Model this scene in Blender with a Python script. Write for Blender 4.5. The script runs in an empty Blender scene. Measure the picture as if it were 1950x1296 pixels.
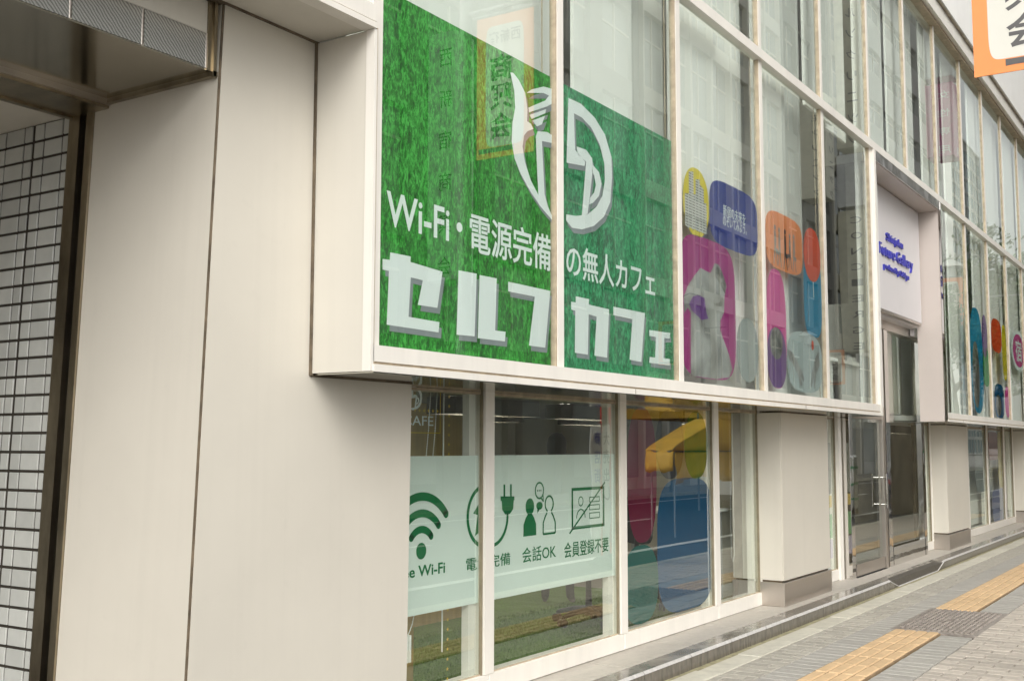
import bpy, bmesh, math, random
from mathutils import Vector, Matrix
from mathutils.geometry import tessellate_polygon
random.seed(7)
R = math.radians
sc = bpy.context.scene
COL = sc.collection

# ---------------------------------------------------------------- camera
YAW, PITCH, ROLL = 0.994307, 0.0940, 0.001505
fw = Vector((math.sin(YAW)*math.cos(PITCH), math.cos(YAW)*math.cos(PITCH), math.sin(PITCH)))
r0 = Vector((math.cos(YAW), -math.sin(YAW), 0)); u0 = r0.cross(fw)
rr = r0*math.cos(ROLL) + u0*math.sin(ROLL); uu = -r0*math.sin(ROLL) + u0*math.cos(ROLL)
cam = bpy.data.objects.new('camera', bpy.data.cameras.new('camera')); COL.objects.link(cam)
cam.matrix_world = Matrix(((rr.x, uu.x, -fw.x, -4.272), (rr.y, uu.y, -fw.y, -3.545), (rr.z, uu.z, -fw.z, 1.697), (0, 0, 0, 1)))
cam.data.sensor_width = 36; cam.data.lens = 39.52; cam.data.clip_end = 3000; cam.data.clip_start = 0.05
sc.camera = cam

# ---------------------------------------------------------------- sky, sun, exposure
SUN_EL, SUN_AZ = 40, 228          # azimuth of the sun, degrees clockwise from +Y
w = bpy.data.worlds.new('World'); sc.world = w; w.use_nodes = True
nt = w.node_tree; bg = nt.nodes['Background']
sky = nt.nodes.new('ShaderNodeTexSky'); sky.sky_type = 'NISHITA'; sky.sun_disc = False
sky.sun_elevation = R(SUN_EL); sky.sun_rotation = R(SUN_AZ); sky.dust_density = 4; sky.air_density = 1.2
hs = nt.nodes.new('ShaderNodeHueSaturation'); hs.inputs['Saturation'].default_value = 0.06; hs.inputs['Value'].default_value = 1.0
nt.links.new(sky.outputs[0], hs.inputs['Color']); nt.links.new(hs.outputs[0], bg.inputs['Color'])
bg.inputs['Strength'].default_value = 0.15
sl = bpy.data.lights.new('sun', 'SUN'); sl.energy = 1.0; sl.angle = R(40); sl.color = (1, .95, .87)
so = bpy.data.objects.new('sun', sl); COL.objects.link(so)
d = Vector((math.sin(R(SUN_AZ))*math.cos(R(SUN_EL)), math.cos(R(SUN_AZ))*math.cos(R(SUN_EL)), math.sin(R(SUN_EL))))
so.rotation_euler = d.to_track_quat('Z', 'Y').to_euler(); so.location = (0, -20, 30)
sc.view_settings.view_transform = 'Standard'; sc.view_settings.look = 'None'
sc.view_settings.gamma = 1; sc.view_settings.exposure = 0.52
sc.render.engine = 'CYCLES'
sc.cycles.transparent_max_bounces = 24; sc.cycles.max_bounces = 10; sc.cycles.glossy_bounces = 5
sc.cycles.diffuse_bounces = 5; sc.cycles.use_denoising = True

# ---------------------------------------------------------------- materials
def newmat(name):
    m = bpy.data.materials.new(name); m.use_nodes = True
    return m, m.node_tree, m.node_tree.nodes, m.node_tree.links, m.node_tree.nodes['Principled BSDF']
def coords(N, L, scale, kind='Object'):
    tc = N.new('ShaderNodeTexCoord'); mp = N.new('ShaderNodeMapping'); mp.inputs['Scale'].default_value = scale
    L.new(tc.outputs[kind], mp.inputs[0]); return mp
def world_coords(N, L, scale):
    g = N.new('ShaderNodeNewGeometry'); mp = N.new('ShaderNodeMapping'); mp.inputs['Scale'].default_value = scale
    L.new(g.outputs['Position'], mp.inputs[0]); return mp
def noise(N, L, mp, scale, detail=4, rough=.55, dist=0):
    n = N.new('ShaderNodeTexNoise'); n.inputs['Scale'].default_value = scale; n.inputs['Detail'].default_value = detail
    n.inputs['Roughness'].default_value = rough; n.inputs['Distortion'].default_value = dist
    L.new(mp.outputs[0], n.inputs['Vector']); return n
def ramp(N, L, src, stops):
    r = N.new('ShaderNodeValToRGB'); e = r.color_ramp.elements
    while len(e) < len(stops): e.new(.5)
    for i, (p, c) in enumerate(stops):
        e[i].position = p; e[i].color = (c[0], c[1], c[2], 1) if hasattr(c, '__len__') else (c, c, c, 1)
    L.new(src, r.inputs[0]); return r
def bump(N, L, b, src, strength, dist=.01):
    bn = N.new('ShaderNodeBump'); bn.inputs['Strength'].default_value = strength; bn.inputs['Distance'].default_value = dist
    L.new(src, bn.inputs['Height']); L.new(bn.outputs[0], b.inputs['Normal']); return bn
def mat(name, col, rough=.5, metal=0, var=.12, scale=3, bmp=0, bscale=60, stretch=(1, 1, 1), spec=.5, rnd=0, coat=0):
    """plain material: base colour broken up by world-space noise, optional bump, optional per-object shift"""
    m, T, N, L, b = newmat(name)
    mp = world_coords(N, L, stretch)
    n = noise(N, L, mp, scale, 5, .6)
    lo = [c*(1-var) for c in col]; hi = [min(1, c*(1+var)) for c in col]
    r = ramp(N, L, n.outputs[0], [(.3, lo), (.7, hi)])
    out = r.outputs[0]
    if rnd:
        oi = N.new('ShaderNodeObjectInfo'); hv = N.new('ShaderNodeHueSaturation')
        mr = N.new('ShaderNodeMapRange'); mr.inputs[3].default_value = 1-rnd; mr.inputs[4].default_value = 1+rnd
        L.new(oi.outputs['Random'], mr.inputs[0]); L.new(mr.outputs[0], hv.inputs['Value']); L.new(out, hv.inputs['Color']); out = hv.outputs[0]
    L.new(out, b.inputs['Base Color'])
    b.inputs['Metallic'].default_value = metal; b.inputs['Specular IOR Level'].default_value = spec
    rm = N.new('ShaderNodeMapRange'); rm.inputs[3].default_value = max(.02, rough*.85); rm.inputs[4].default_value = min(1, rough*1.15)
    L.new(n.outputs[0], rm.inputs[0]); L.new(rm.outputs[0], b.inputs['Roughness'])
    b.inputs['Coat Weight'].default_value = coat
    if bmp:
        n2 = noise(N, L, mp, bscale, 4); bump(N, L, b, n2.outputs[0], bmp, .004)
    return m
def streaks(m, amt=.07):
    T = m.node_tree; N, L = T.nodes, T.links; b = N['Principled BSDF']; src = b.inputs['Base Color'].links[0].from_socket
    n = noise(N, L, world_coords(N, L, (7, 7, .16)), 1.6, 5, .65); n2 = noise(N, L, world_coords(N, L, (1, 1, 1)), 9, 6, .7)
    r = ramp(N, L, n.outputs[0], [(.50, 1.0), (.78, 1-amt)]); r2 = ramp(N, L, n2.outputs[0], [(.62, 1.0), (.80, 1-amt*1.4)])
    prev = src
    for q in (r, r2):
        x = N.new('ShaderNodeMix'); x.data_type = 'RGBA'; x.blend_type = 'MULTIPLY'; x.inputs[0].default_value = 1
        L.new(prev, x.inputs[6]); L.new(q.outputs[0], x.inputs[7]); prev = x.outputs[2]
    L.new(prev, b.inputs['Base Color'])
def glassmat(name, tint=(.86, .93, .89), ior=1.5, wave=.05, rough=0.0, refl=1.7):
    m, T, N, L, b = newmat(name); N.remove(b)
    o = N['Material Output']
    g = N.new('ShaderNodeBsdfGlossy'); g.inputs['Roughness'].default_value = rough; g.inputs['Color'].default_value = (.96, 1, .97, 1)
    t = N.new('ShaderNodeBsdfTransparent'); t.inputs['Color'].default_value = (*tint, 1)
    f = N.new('ShaderNodeFresnel'); f.inputs['IOR'].default_value = ior
    mx = N.new('ShaderNodeMixShader')
    mp = world_coords(N, L, (1, 1, .6)); n = noise(N, L, mp, .8, 1, .4)
    bn = N.new('ShaderNodeBump'); bn.inputs['Strength'].default_value = wave; bn.inputs['Distance'].default_value = .05
    L.new(n.outputs[0], bn.inputs['Height']); L.new(bn.outputs[0], g.inputs['Normal'])
    ge = N.new('ShaderNodeNewGeometry'); iv = N.new('ShaderNodeMath'); iv.operation = 'SUBTRACT'; iv.inputs[0].default_value = 1; L.new(ge.outputs['Backfacing'], iv.inputs[1])
    ml = N.new('ShaderNodeMath'); ml.operation = 'MULTIPLY'; L.new(f.outputs[0], ml.inputs[0]); L.new(iv.outputs[0], ml.inputs[1])   # both faces of the sheet counted at its outer face
    m2 = N.new('ShaderNodeMath'); m2.operation = 'MULTIPLY'; m2.use_clamp = True; m2.inputs[1].default_value = refl; L.new(ml.outputs[0], m2.inputs[0])
    m3 = N.new('ShaderNodeMath'); m3.operation = 'MINIMUM'; m3.inputs[1].default_value = .42; L.new(m2.outputs[0], m3.inputs[0])
    L.new(m3.outputs[0], mx.inputs[0]); L.new(t.outputs[0], mx.inputs[1]); L.new(g.outputs[0], mx.inputs[2]); L.new(mx.outputs[0], o.inputs[0])
    return m
def filmmat(name, col, alpha=1.0, rough=.45, transl=.35):
    """vinyl or frosted film on glass: diffuse plus translucent, optionally see-through"""
    m, T, N, L, b = newmat(name); N.remove(b); o = N['Material Output']
    d = N.new('ShaderNodeBsdfDiffuse'); d.inputs[0].default_value = (*col, 1)
    t = N.new('ShaderNodeBsdfTranslucent'); t.inputs[0].default_value = (*col, 1)
    a = N.new('ShaderNodeMixShader'); a.inputs[0].default_value = transl
    L.new(d.outputs[0], a.inputs[1]); L.new(t.outputs[0], a.inputs[2])
    p = N.new('ShaderNodeBsdfTransparent'); p.inputs[0].default_value = (*[min(1, .35+c) for c in col], 1)
    x = N.new('ShaderNodeMixShader'); x.inputs[0].default_value = alpha
    L.new(p.outputs[0], x.inputs[1]); L.new(a.outputs[0], x.inputs[2]); L.new(x.outputs[0], o.inputs[0])
    return m
M = {}
M['cream'] = mat('cream_panel', (.605, .568, .492), .38, var=.035, scale=1.2, bmp=.02, bscale=300)
M['bay_cream'] = mat('bay_cream_panel', (.62, .587, .515), .35, var=.03, scale=1.2)
M['lavender'] = mat('entrance_side_panel', (.53, .47, .43), .35, var=.03, scale=1.5)
M['white_frame'] = mat('white_painted_aluminium', (.77, .735, .67), .35, var=.06, scale=2.5, stretch=(1, 1, .3))
M['white_wall'] = mat('white_cladding', (.92, .91, .88), .5, var=.02)
M['olive_seal'] = mat('olive_frame_seal', (.22, .185, .12), .7, var=.2, scale=10)
M['joint'] = mat('dirty_joint_sealant', (.13, .10, .065), .8, var=.5, scale=9)
M['gasket'] = mat('tan_gasket', (.43, .35, .25), .7, var=.25, scale=12)
M['bronze'] = mat('weathered_stainless_trim', (.34, .29, .21), .3, metal=1, var=.35, scale=6, stretch=(1, 1, .4))
M['steel'] = mat('brushed_stainless', (.58, .53, .48), .30, metal=.9, var=.03, scale=1.5)
M['mirror'] = mat('polished_stainless', (.72, .70, .67), .045, metal=1, var=.05, scale=2)
_m = M['mirror'].node_tree; _n = noise(_m.nodes, _m.links, world_coords(_m.nodes, _m.links, (1, 1, 1)), 2.2, 2); bump(_m.nodes, _m.links, _m.nodes['Principled BSDF'], _n.outputs[0], .10, .03)
M['soffit'] = mat('satin_soffit_metal', (.50, .46, .38), .16, metal=1, var=.06, scale=2)
M['bay_soffit'] = mat('bay_soffit_metal', (.62, .61, .55), .08, metal=1, var=.05, scale=2)
M['black'] = mat('black_rubber', (.012, .012, .012), .6)
M['tile'] = mat('white_glazed_tile', (.50, .505, .47), .16, var=.08, scale=6, rnd=.10)
M['grout'] = mat('dark_grout', (.035, .028, .02), .9)
M['ceiling'] = mat('cream_ceiling', (.70, .66, .58), .6, var=.03)
M['glass'] = glassmat('shop_glass', (.95, .975, .955), 1.52, .012, refl=2.5)
M['glass_up'] = glassmat('bay_glass', (.955, .98, .965), 1.52, .018, refl=2.0)
M['landing'] = mat('landing_granite', (.43, .395, .345), .55, var=.10, scale=30, bmp=.05, bscale=200, rnd=.05)
M['kerb'] = mat('dark_granite_kerb', (.13, .115, .095), .22, var=.35, scale=14, stretch=(2, 2, .5), rnd=.12)
M['kerb_top'] = mat('polished_granite_kerb_top', (.23, .21, .18), .16, var=.5, scale=5, rnd=.1)
M['nosing'] = mat('pale_nosing', (.50, .48, .46), .35, var=.2, scale=20)
M['border'] = mat('cream_concrete_border', (.50, .475, .395), .75, var=.12, scale=7, bmp=.06, bscale=220, rnd=.07)
M['paver_warm'] = mat('warm_grey_paver', (.42, .375, .32), .8, var=.12, scale=25, bmp=.12, bscale=350, rnd=.12)
M['paver_tan'] = mat('tan_grey_paver', (.36, .335, .285), .8, var=.12, scale=25, bmp=.12, bscale=350, rnd=.10)
M['paver_cool'] = mat('cool_grey_paver', (.34, .322, .288), .8, var=.10, scale=25, bmp=.12, bscale=350, rnd=.06)
M['mortar'] = mat('sand_joint', (.085, .075, .06), .95, var=.25, scale=20)
M['moss'] = mat('mossy_grit', (.30, .27, .16), .95, var=.4, scale=14, bmp=.3, bscale=90)
M['tactile'] = mat('yellow_tactile_tile', (.58, .405, .23), .7, var=.10, scale=9, bmp=.08, bscale=250, rnd=.06)
M['tactile_dirt_shade'] = mat('grimy_shaded_tactile_base', (.26, .18, .10), .9, var=.25, scale=12)  # groove shade put into the colour so the bars read, along with grime
M['iron'] = mat('worn_cast_iron', (.29, .255, .225), .5, metal=.15, var=.35, scale=18)
M['asphalt'] = mat('asphalt', (.075, .073, .07), .85, var=.25, scale=6, bmp=.3, bscale=200)
M['road_paint'] = mat('white_road_paint', (.74, .73, .70), .7, var=.12, scale=8)
M['ground'] = mat('city_ground', (.20, .19, .18), .9, var=.2, scale=.3)
M['white_vinyl'] = filmmat('white_vinyl', (.86, .90, .89), 1, transl=.2)
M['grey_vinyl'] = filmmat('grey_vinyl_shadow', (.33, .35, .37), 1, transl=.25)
M['frost'] = filmmat('frosted_pale_green_film', (.87, .94, .905), .93, transl=.3)
M['green_vinyl'] = filmmat('dark_green_vinyl', (.012, .19, .065), 1, transl=.15)
def fm(n, c, a=.93): M[n] = filmmat(n + '_film', c, a, transl=.3)
fm('f_yellow', (.78, .66, .04)); fm('f_blue', (.03, .055, .32)); fm('f_magenta', (.42, .02, .24)); fm('f_grey', (.46, .49, .48), .8)
fm('f_orange', (.90, .36, .14)); fm('f_pink', (.74, .10, .40)); fm('f_purple', (.17, .05, .28)); fm('f_red', (.80, .10, .03))
fm('f_cyan', (.01, .30, .50)); fm('f_pale', (.60, .66, .66), .7); fm('f_crimson', (.20, .01, .05), .95); fm('f_charcoal', (.045, .05, .07), .93)
fm('f_green', (.05, .20, .05), .9); fm('f_deepblue', (.01, .11, .25), .95); fm('f_teal', (.01, .15, .13), .93); fm('f_lav', (.34, .36, .55), .9)
fm('f_salmon', (.62, .38, .35), .9); fm('f_paleyellow', (.62, .53, .20), .9); fm('f_dark', (.03, .03, .035), 1); fm('f_gold', (.75, .52, .08), 1)
fm('f_brightgreen', (.03, .33, .07), .95)
for _k in ('paver_warm', 'paver_tan', 'paver_cool', 'tactile', 'kerb_top'): streaks(M[_k], .14)
for _k in ('cream', 'bay_cream', 'white_frame', 'lavender', 'border', 'landing'): streaks(M[_k], .16 if _k in ('border', 'landing') else .07 if _k == 'white_frame' else .035)
def photo_mat(name, stops, scale, stretch=(1, 1, 1), dist=1.5):
    m, T, N, L, b = newmat(name); mp = world_coords(N, L, stretch)
    n = noise(N, L, mp, scale, 4, .55, dist); r = ramp(N, L, n.outputs[0], stops)
    L.new(r.outputs[0], b.inputs['Base Color']); b.inputs['Roughness'].default_value = .5; return m
M['photo_grey'] = photo_mat('grey_photo_print', [(.3, (.12, .12, .115)), (.5, (.27, .27, .26)), (.7, (.44, .44, .43))], 3.2, dist=.4)
M['photo_dark'] = photo_mat('dark_photo_print', [(.35, (.02, .02, .02)), (.5, (.10, .10, .09)), (.7, (.32, .31, .28))], 5)
M['photo_hand'] = photo_mat('pale_photo_print', [(.35, (.30, .30, .30)), (.5, (.55, .56, .56)), (.65, (.66, .68, .68))], 6)
# printed skyscraper facades: window rows of a monochrome photo print
def towers_mat():
    m, T, N, L, b = newmat('tower_photo_print'); mp = world_coords(N, L, (1, 1, 1))
    sx = N.new('ShaderNodeSeparateXYZ'); L.new(mp.outputs[0], sx.inputs[0]); cb = N.new('ShaderNodeCombineXYZ')
    L.new(sx.outputs[0], cb.inputs[0]); L.new(sx.outputs[2], cb.inputs[1])
    br = N.new('ShaderNodeTexBrick'); br.inputs['Scale'].default_value = 18; br.offset = 0
    br.inputs['Color1'].default_value = (.02, .02, .02, 1); br.inputs['Color2'].default_value = (.06, .06, .06, 1); br.inputs['Mortar'].default_value = (.55, .55, .52, 1)
    br.inputs['Mortar Size'].default_value = .13; br.inputs['Brick Width'].default_value = 1.2; br.inputs['Row Height'].default_value = .4
    L.new(cb.outputs[0], br.inputs['Vector']); L.new(br.outputs[0], b.inputs['Base Color']); return m
M['towers'] = towers_mat()
def grass_print():
    """flat print of dense grass: layered stretched noise for blades, colour drift between panes"""
    m, T, N, L, b = newmat('grass_print_film')
    mp = world_coords(N, L, (1, 1, .42))
    w1 = noise(N, L, mp, 3, 2)                       # bends the blades
    def blades(scale, rot, seed):
        q = N.new('ShaderNodeMapping'); q.inputs['Rotation'].default_value = (0, rot, 0); q.inputs['Location'].default_value = (seed, 0, seed)
        q.inputs['Scale'].default_value = (1, 1, .42)
        g = N.new('ShaderNodeNewGeometry'); va = N.new('ShaderNodeVectorMath'); va.operation = 'MULTIPLY_ADD'
        L.new(w1.outputs[1], va.inputs[0]); va.inputs[1].default_value = (.10, 0, .06); L.new(g.outputs['Position'], va.inputs[2])
        L.new(va.outputs[0], q.inputs[0])
        return noise(N, L, q, scale, 3, .6, .8)
    a = blades(62, .5, 0); c = blades(75, -.6, 7); e = blades(26, .1, 3); big = noise(N, L, mp, 1.6, 3)
    mx = N.new('ShaderNodeMath'); mx.operation = 'MAXIMUM'; L.new(a.outputs[0], mx.inputs[0]); L.new(c.outputs[0], mx.inputs[1])
    ad = N.new('ShaderNodeMath'); ad.operation = 'MULTIPLY_ADD'; L.new(e.outputs[0], ad.inputs[0]); ad.inputs[1].default_value = .5; L.new(mx.outputs[0], ad.inputs[2])
    ad2 = N.new('ShaderNodeMath'); ad2.operation = 'MULTIPLY_ADD'; L.new(big.outputs[0], ad2.inputs[0]); ad2.inputs[1].default_value = .22; L.new(ad.outputs[0], ad2.inputs[2])
    r = ramp(N, L, ad2.outputs[0], [(.74, (.003, .040, .006)), (.92, (.020, .23, .020)), (1.0, (.075, .45, .075)), ])
    r.color_ramp.elements.new(.85).color = (.010, .12, .012, 1)
    mr = N.new('ShaderNodeMapRange'); mr.inputs[1].default_value = .60; mr.inputs[2].default_value = 1.10
    L.new(ad2.outputs[0], mr.inputs[0]); L.new(mr.outputs[0], r.inputs[0])
    for el, p in zip(r.color_ramp.elements, (.18, .40, .62, .86)): el.position = p
    # the second pane's film is a cooler green
    g = N.new('ShaderNodeNewGeometry'); s = N.new('ShaderNodeSeparateXYZ'); L.new(g.outputs['Position'], s.inputs[0])
    st = N.new('ShaderNodeMath'); st.operation = 'GREATER_THAN'; st.inputs[1].default_value = 1.76; L.new(s.outputs[0], st.inputs[0])
    hv = N.new('ShaderNodeHueSaturation'); hv.inputs['Hue'].default_value = .556; hv.inputs['Value'].default_value = .95
    L.new(r.outputs[0], hv.inputs['Color'])
    mc = N.new('ShaderNodeMix'); mc.data_type = 'RGBA'; L.new(st.outputs[0], mc.inputs[0]); L.new(r.outputs[0], mc.inputs[6]); L.new(hv.outputs[0], mc.inputs[7])
    L.new(mc.outputs[2], b.inputs['Base Color']); b.inputs['Roughness'].default_value = .55; return m
M['grass_print'] = grass_print()
def mesh_screen():
    m, T, N, L, b = newmat('perforated_metal_screen'); mp = world_coords(N, L, (1, 1, 1))
    vo = N.new('ShaderNodeTexWave'); vo.bands_direction = 'DIAGONAL'; vo.inputs['Scale'].default_value = 30; vo.inputs['Distortion'].default_value = 3.5; vo.inputs['Detail Scale'].default_value = .6; L.new(mp.outputs[0], vo.inputs[0])
    r = ramp(N, L, vo.outputs[0], [(.2, (.34, .34, .33)), (.6, (.66, .66, .64))]); L.new(r.outputs[0], b.inputs['Base Color'])
    b.inputs['Metallic'].default_value = .75; b.inputs['Roughness'].default_value = .2; bump(N, L, b, noise(N, L, mp, 4, 2).outputs[0], .25, .02); return m
M['screen'] = mesh_screen()
# interiors
M['turf'] = mat('artificial_turf', (.08, .155, .02), .9, var=.45, scale=45, bmp=.6, bscale=120)
M['in_wall'] = mat('interior_grey_wall', (.42, .385, .31), .7, var=.06)
M['in_dark'] = mat('interior_dark_panel', (.05, .045, .035), .5, var=.2)
M['in_ochre'] = mat('ochre_curtain', (.42, .29, .11), .8, var=.15, scale=2, stretch=(9, 9, .3))
M['in_white'] = mat('interior_white_board', (.85, .84, .80), .6, var=.03, scale=1)
M['in_grey'] = mat('interior_pale_grey', (.62, .62, .585), .6, var=.05, scale=1)
M['in_floor'] = mat('interior_floor', (.24, .22, .19), .4, var=.1)
M['plastic_black'] = mat('black_plastic', (.015, .015, .017), .4)
M['cord_white'] = mat('white_cord', (.75, .75, .72), .5)
M['paper'] = mat('white_paper', (.75, .75, .72), .7)
M['sign_blue'] = mat('blue_sign_letters', (.05, .05, .38), .35)
M['sign_white'] = mat('white_sign_board', (.66, .63, .63), .4, var=.02)
# street
M['orange'] = mat('orange_banner_cloth', (.82, .29, .10), .75, var=.05, scale=2)
M['banner_white'] = mat('off_white_banner', (.66, .64, .58), .75, var=.03)
M['ink'] = mat('grey_ink', (.11, .105, .105), .7)
M['yellow_cloth'] = mat('yellow_tarpaulin', (.80, .46, .05), .6, var=.15, scale=2.5, bmp=.4, bscale=5)
M['red'] = mat('red_paint', (.50, .03, .025), .4)
M['cloth_white'] = mat('white_flag_cloth', (.80, .79, .78), .8, var=.04)
M['skin'] = mat('skin', (.50, .31, .21), .55)
M['hair'] = mat('black_hair', (.012, .01, .009), .5)
M['shirt'] = mat('cream_shirt', (.66, .60, .40), .8)
M['shirt_blue'] = mat('grey_blue_shirt', (.18, .20, .26), .8)
M['trousers'] = mat('dark_trousers', (.035, .035, .04), .8)
M['shoe'] = mat('black_shoe', (.012, .012, .012), .5)
M['car_white'] = mat('white_car_paint', (.78, .78, .77), .2, coat=.6, var=.02)
M['car_grey'] = mat('grey_car_paint', (.16, .17, .18), .2, coat=.6, var=.02)
M['car_glass'] = mat('dark_car_glass', (.02, .025, .03), .06)
M['rubber'] = mat('tyre_rubber', (.02, .02, .02), .8)
M['rim'] = mat('alloy_rim', (.55, .55, .55), .3, metal=.9)
M['lamp_red'] = mat('red_tail_lamp', (.45, .02, .02), .15)
M['lamp_white'] = mat('clear_lamp', (.72, .73, .74), .15)
M['bark'] = mat('tree_bark', (.15, .125, .09), .9, var=.4, scale=6, stretch=(1, 1, .3), bmp=.6, bscale=20)
M['leaf'] = mat('green_leaf', (.10, .17, .05), .6, var=.5, scale=1.3)
M['leaf2'] = mat('dark_green_leaf', (.07, .13, .04), .6, var=.5, scale=1.3)
M['pole'] = mat('grey_painted_pole', (.30, .30, .29), .4, var=.08)
M['lamp_shade'] = mat('white_lamp_shade', (.72, .72, .70), .3)
M['b_pale'] = mat('pale_beige_cladding', (.74, .71, .63), .6, var=.05, scale=.6)
M['b_white'] = mat('white_tile_cladding', (.80, .79, .75), .55, var=.04, scale=.6)
M['b_grey'] = mat('grey_cladding', (.60, .60, .57), .6, var=.06, scale=.6)
M['b_dark'] = mat('dark_recess_cladding', (.25, .245, .225), .6, var=.1, scale=.6)
M['b_glass'] = mat('building_window_glass', (.42, .44, .42), .10, var=.3, scale=.25)
M['b_tower'] = mat('tower_blue_glass', (.22, .33, .36), .12, var=.35, scale=.12)
M['sign_pink'] = mat('pink_sign', (.62, .13, .33), .5)
M['sign_cream'] = mat('cream_sign', (.86, .83, .68), .5)
M['sign_pale'] = mat('pale_grey_sign', (.88, .89, .89), .5)
M['wrap'] = mat('silver_shrink_wrap', (.62, .64, .64), .22, var=.25, scale=5, bmp=.6, bscale=14)
M['tape'] = mat('green_tape', (.02, .25, .10), .5)
M['navy'] = mat('navy_tray', (.03, .035, .07), .4)
M['poster_y'] = mat('yellow_poster', (.70, .48, .06), .6); M['poster_g'] = mat('green_poster', (.16, .42, .16), .6); M['poster_l'] = mat('lilac_poster', (.55, .46, .62), .6)

# ---------------------------------------------------------------- builders
def link(o, parent=None):
    COL.objects.link(o)
    if parent is not None: o.parent = parent
    return o
def tag(o, label=None, cat=None, group=None, kind=None):
    if label: o['label'] = label
    if cat: o['category'] = cat
    if group: o['group'] = group
    if kind: o['kind'] = kind
    return o
def empty(name, loc=(0, 0, 0), **k):
    o = bpy.data.objects.new(name, None); o.location = loc; o.empty_display_size = .2; link(o); return tag(o, **k)
class MB:
    """collects vertices and faces in world coordinates; build() makes one mesh object"""
    def __init__(s): s.v = []; s.f = []; s.mi = []; s.cur = 0
    def box(s, x0, x1, y0, y1, z0, z1):
        b = len(s.v); s.v += [(x, y, z) for z in (z0, z1) for y in (y0, y1) for x in (x0, x1)]
        for q in ((0, 2, 3, 1), (4, 5, 7, 6), (0, 1, 5, 4), (2, 6, 7, 3), (0, 4, 6, 2), (1, 3, 7, 5)): s.f.append(tuple(b+i for i in q)); s.mi.append(s.cur)
        return s
    def hexa(s, c):
        """eight corners in box order"""
        b = len(s.v); s.v += [tuple(p) for p in c]
        for q in ((0, 2, 3, 1), (4, 5, 7, 6), (0, 1, 5, 4), (2, 6, 7, 3), (0, 4, 6, 2), (1, 3, 7, 5)): s.f.append(tuple(b+i for i in q)); s.mi.append(s.cur)
        return s
    def face(s, pts):
        b = len(s.v); s.v += [tuple(p) for p in pts]; s.f.append(tuple(range(b, b+len(pts)))); s.mi.append(s.cur); return s
    def prism(s, pts, O, RV, UV, NV, depth):
        """polygon pts (u,v) in plane O+u*RV+v*UV, extruded by depth along -NV; front faces NV"""
        O, RV, UV, NV = map(Vector, (O, RV, UV, NV)); n = len(pts)
        fr = [O+RV*p[0]+UV*p[1] for p in pts]; bk = [p-NV*depth for p in fr]; b = len(s.v); s.v += [tuple(p) for p in fr+bk]
        for t in tessellate_polygon([[Vector((p[0], p[1], 0)) for p in pts]]):
            a, c, e = t; pa, pc, pe = fr[a], fr[c], fr[e]
            if (pc-pa).cross(pe-pa).dot(NV) < 0: a, e = e, a
            s.f.append((b+a, b+c, b+e)); s.mi.append(s.cur); s.f.append((b+n+e, b+n+c, b+n+a)); s.mi.append(s.cur)
        for i in range(n):
            j = (i+1) % n; s.f.append((b+i, b+j, b+n+j, b+n+i)); s.mi.append(s.cur)
        return s
    def tube(s, pts, rad, seg=8, cap=True):
        pts = [Vector(p) for p in pts]; n = len(pts); rings = []
        if not hasattr(rad, '__len__'): rad = [rad]*n
        for i, p in enumerate(pts):
            t = (pts[min(i+1, n-1)]-pts[max(i-1, 0)]).normalized()
            a = t.orthogonal() if abs(t.z) > .95 else t.cross(Vector((0, 0, 1))); a.normalize()
            if abs(t.z) > .95: a = (Vector((1, 0, 0))-t*t.x).normalized()
            c = t.cross(a); rings.append(len(s.v))
            s.v += [tuple(p+(a*math.cos(k*2*math.pi/seg)+c*math.sin(k*2*math.pi/seg))*rad[i]) for k in range(seg)]
        for i in range(n-1):
            for k in range(seg):
                j = (k+1) % seg; s.f.append((rings[i]+k, rings[i]+j, rings[i+1]+j, rings[i+1]+k)); s.mi.append(s.cur)
        if cap:
            s.f.append(tuple(rings[0]+k for k in reversed(range(seg)))); s.mi.append(s.cur); s.f.append(tuple(rings[-1]+k for k in range(seg))); s.mi.append(s.cur)
        return s
    def lathe(s, prof, c, seg=20):
        c = Vector(c); rings = []
        for r_, z in prof:
            rings.append(len(s.v)); s.v += [(c.x+r_*math.cos(k*2*math.pi/seg), c.y+r_*math.sin(k*2*math.pi/seg), c.z+z) for k in range(seg)]
        for i in range(len(prof)-1):
            for k in range(seg):
                j = (k+1) % seg; s.f.append((rings[i]+k, rings[i]+j, rings[i+1]+j, rings[i+1]+k)); s.mi.append(s.cur)
        return s
    def mesh(s, name, mats):
        me = bpy.data.meshes.new(name); me.from_pydata(s.v, [], s.f)
        for m in (mats if isinstance(mats, (list, tuple)) else [mats]): me.materials.append(m)
        if any(s.mi): me.polygons.foreach_set('material_index', s.mi)
        me.update(); return me
    def build(s, name, mats, parent=None, bevel=0, smooth=False, base=None):
        if base is not None:
            bx_, by_, bz_ = base; s.v = [(x-bx_, y-by_, z-bz_) for x, y, z in s.v]
        me = s.mesh(name, mats)
        if bevel or smooth:
            bm = bmesh.new(); bm.from_mesh(me)
            bmesh.ops.recalc_face_normals(bm, faces=bm.faces)
            if bevel: bmesh.ops.bevel(bm, geom=[e for e in bm.edges], offset=bevel, segments=1, affect='EDGES', clamp_overlap=True)
            if smooth:
                for f in bm.faces: f.smooth = True
            bm.to_mesh(me); bm.free()
            if smooth:
                try: me.set_sharp_from_angle(angle=R(40))
                except Exception: pass
        o = bpy.data.objects.new(name, me)
        if base is not None: o.location = base
        return link(o, parent)
def box(name, x0, x1, y0, y1, z0, z1, m, parent=None, bevel=0):
    return MB().box(x0, x1, y0, y1, z0, z1).build(name, M[m] if isinstance(m, str) else m, parent, bevel)
XZ = ((1, 0, 0), (0, 0, 1), (0, -1, 0))          # right, up, normal of a face that looks at the street from our building
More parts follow.
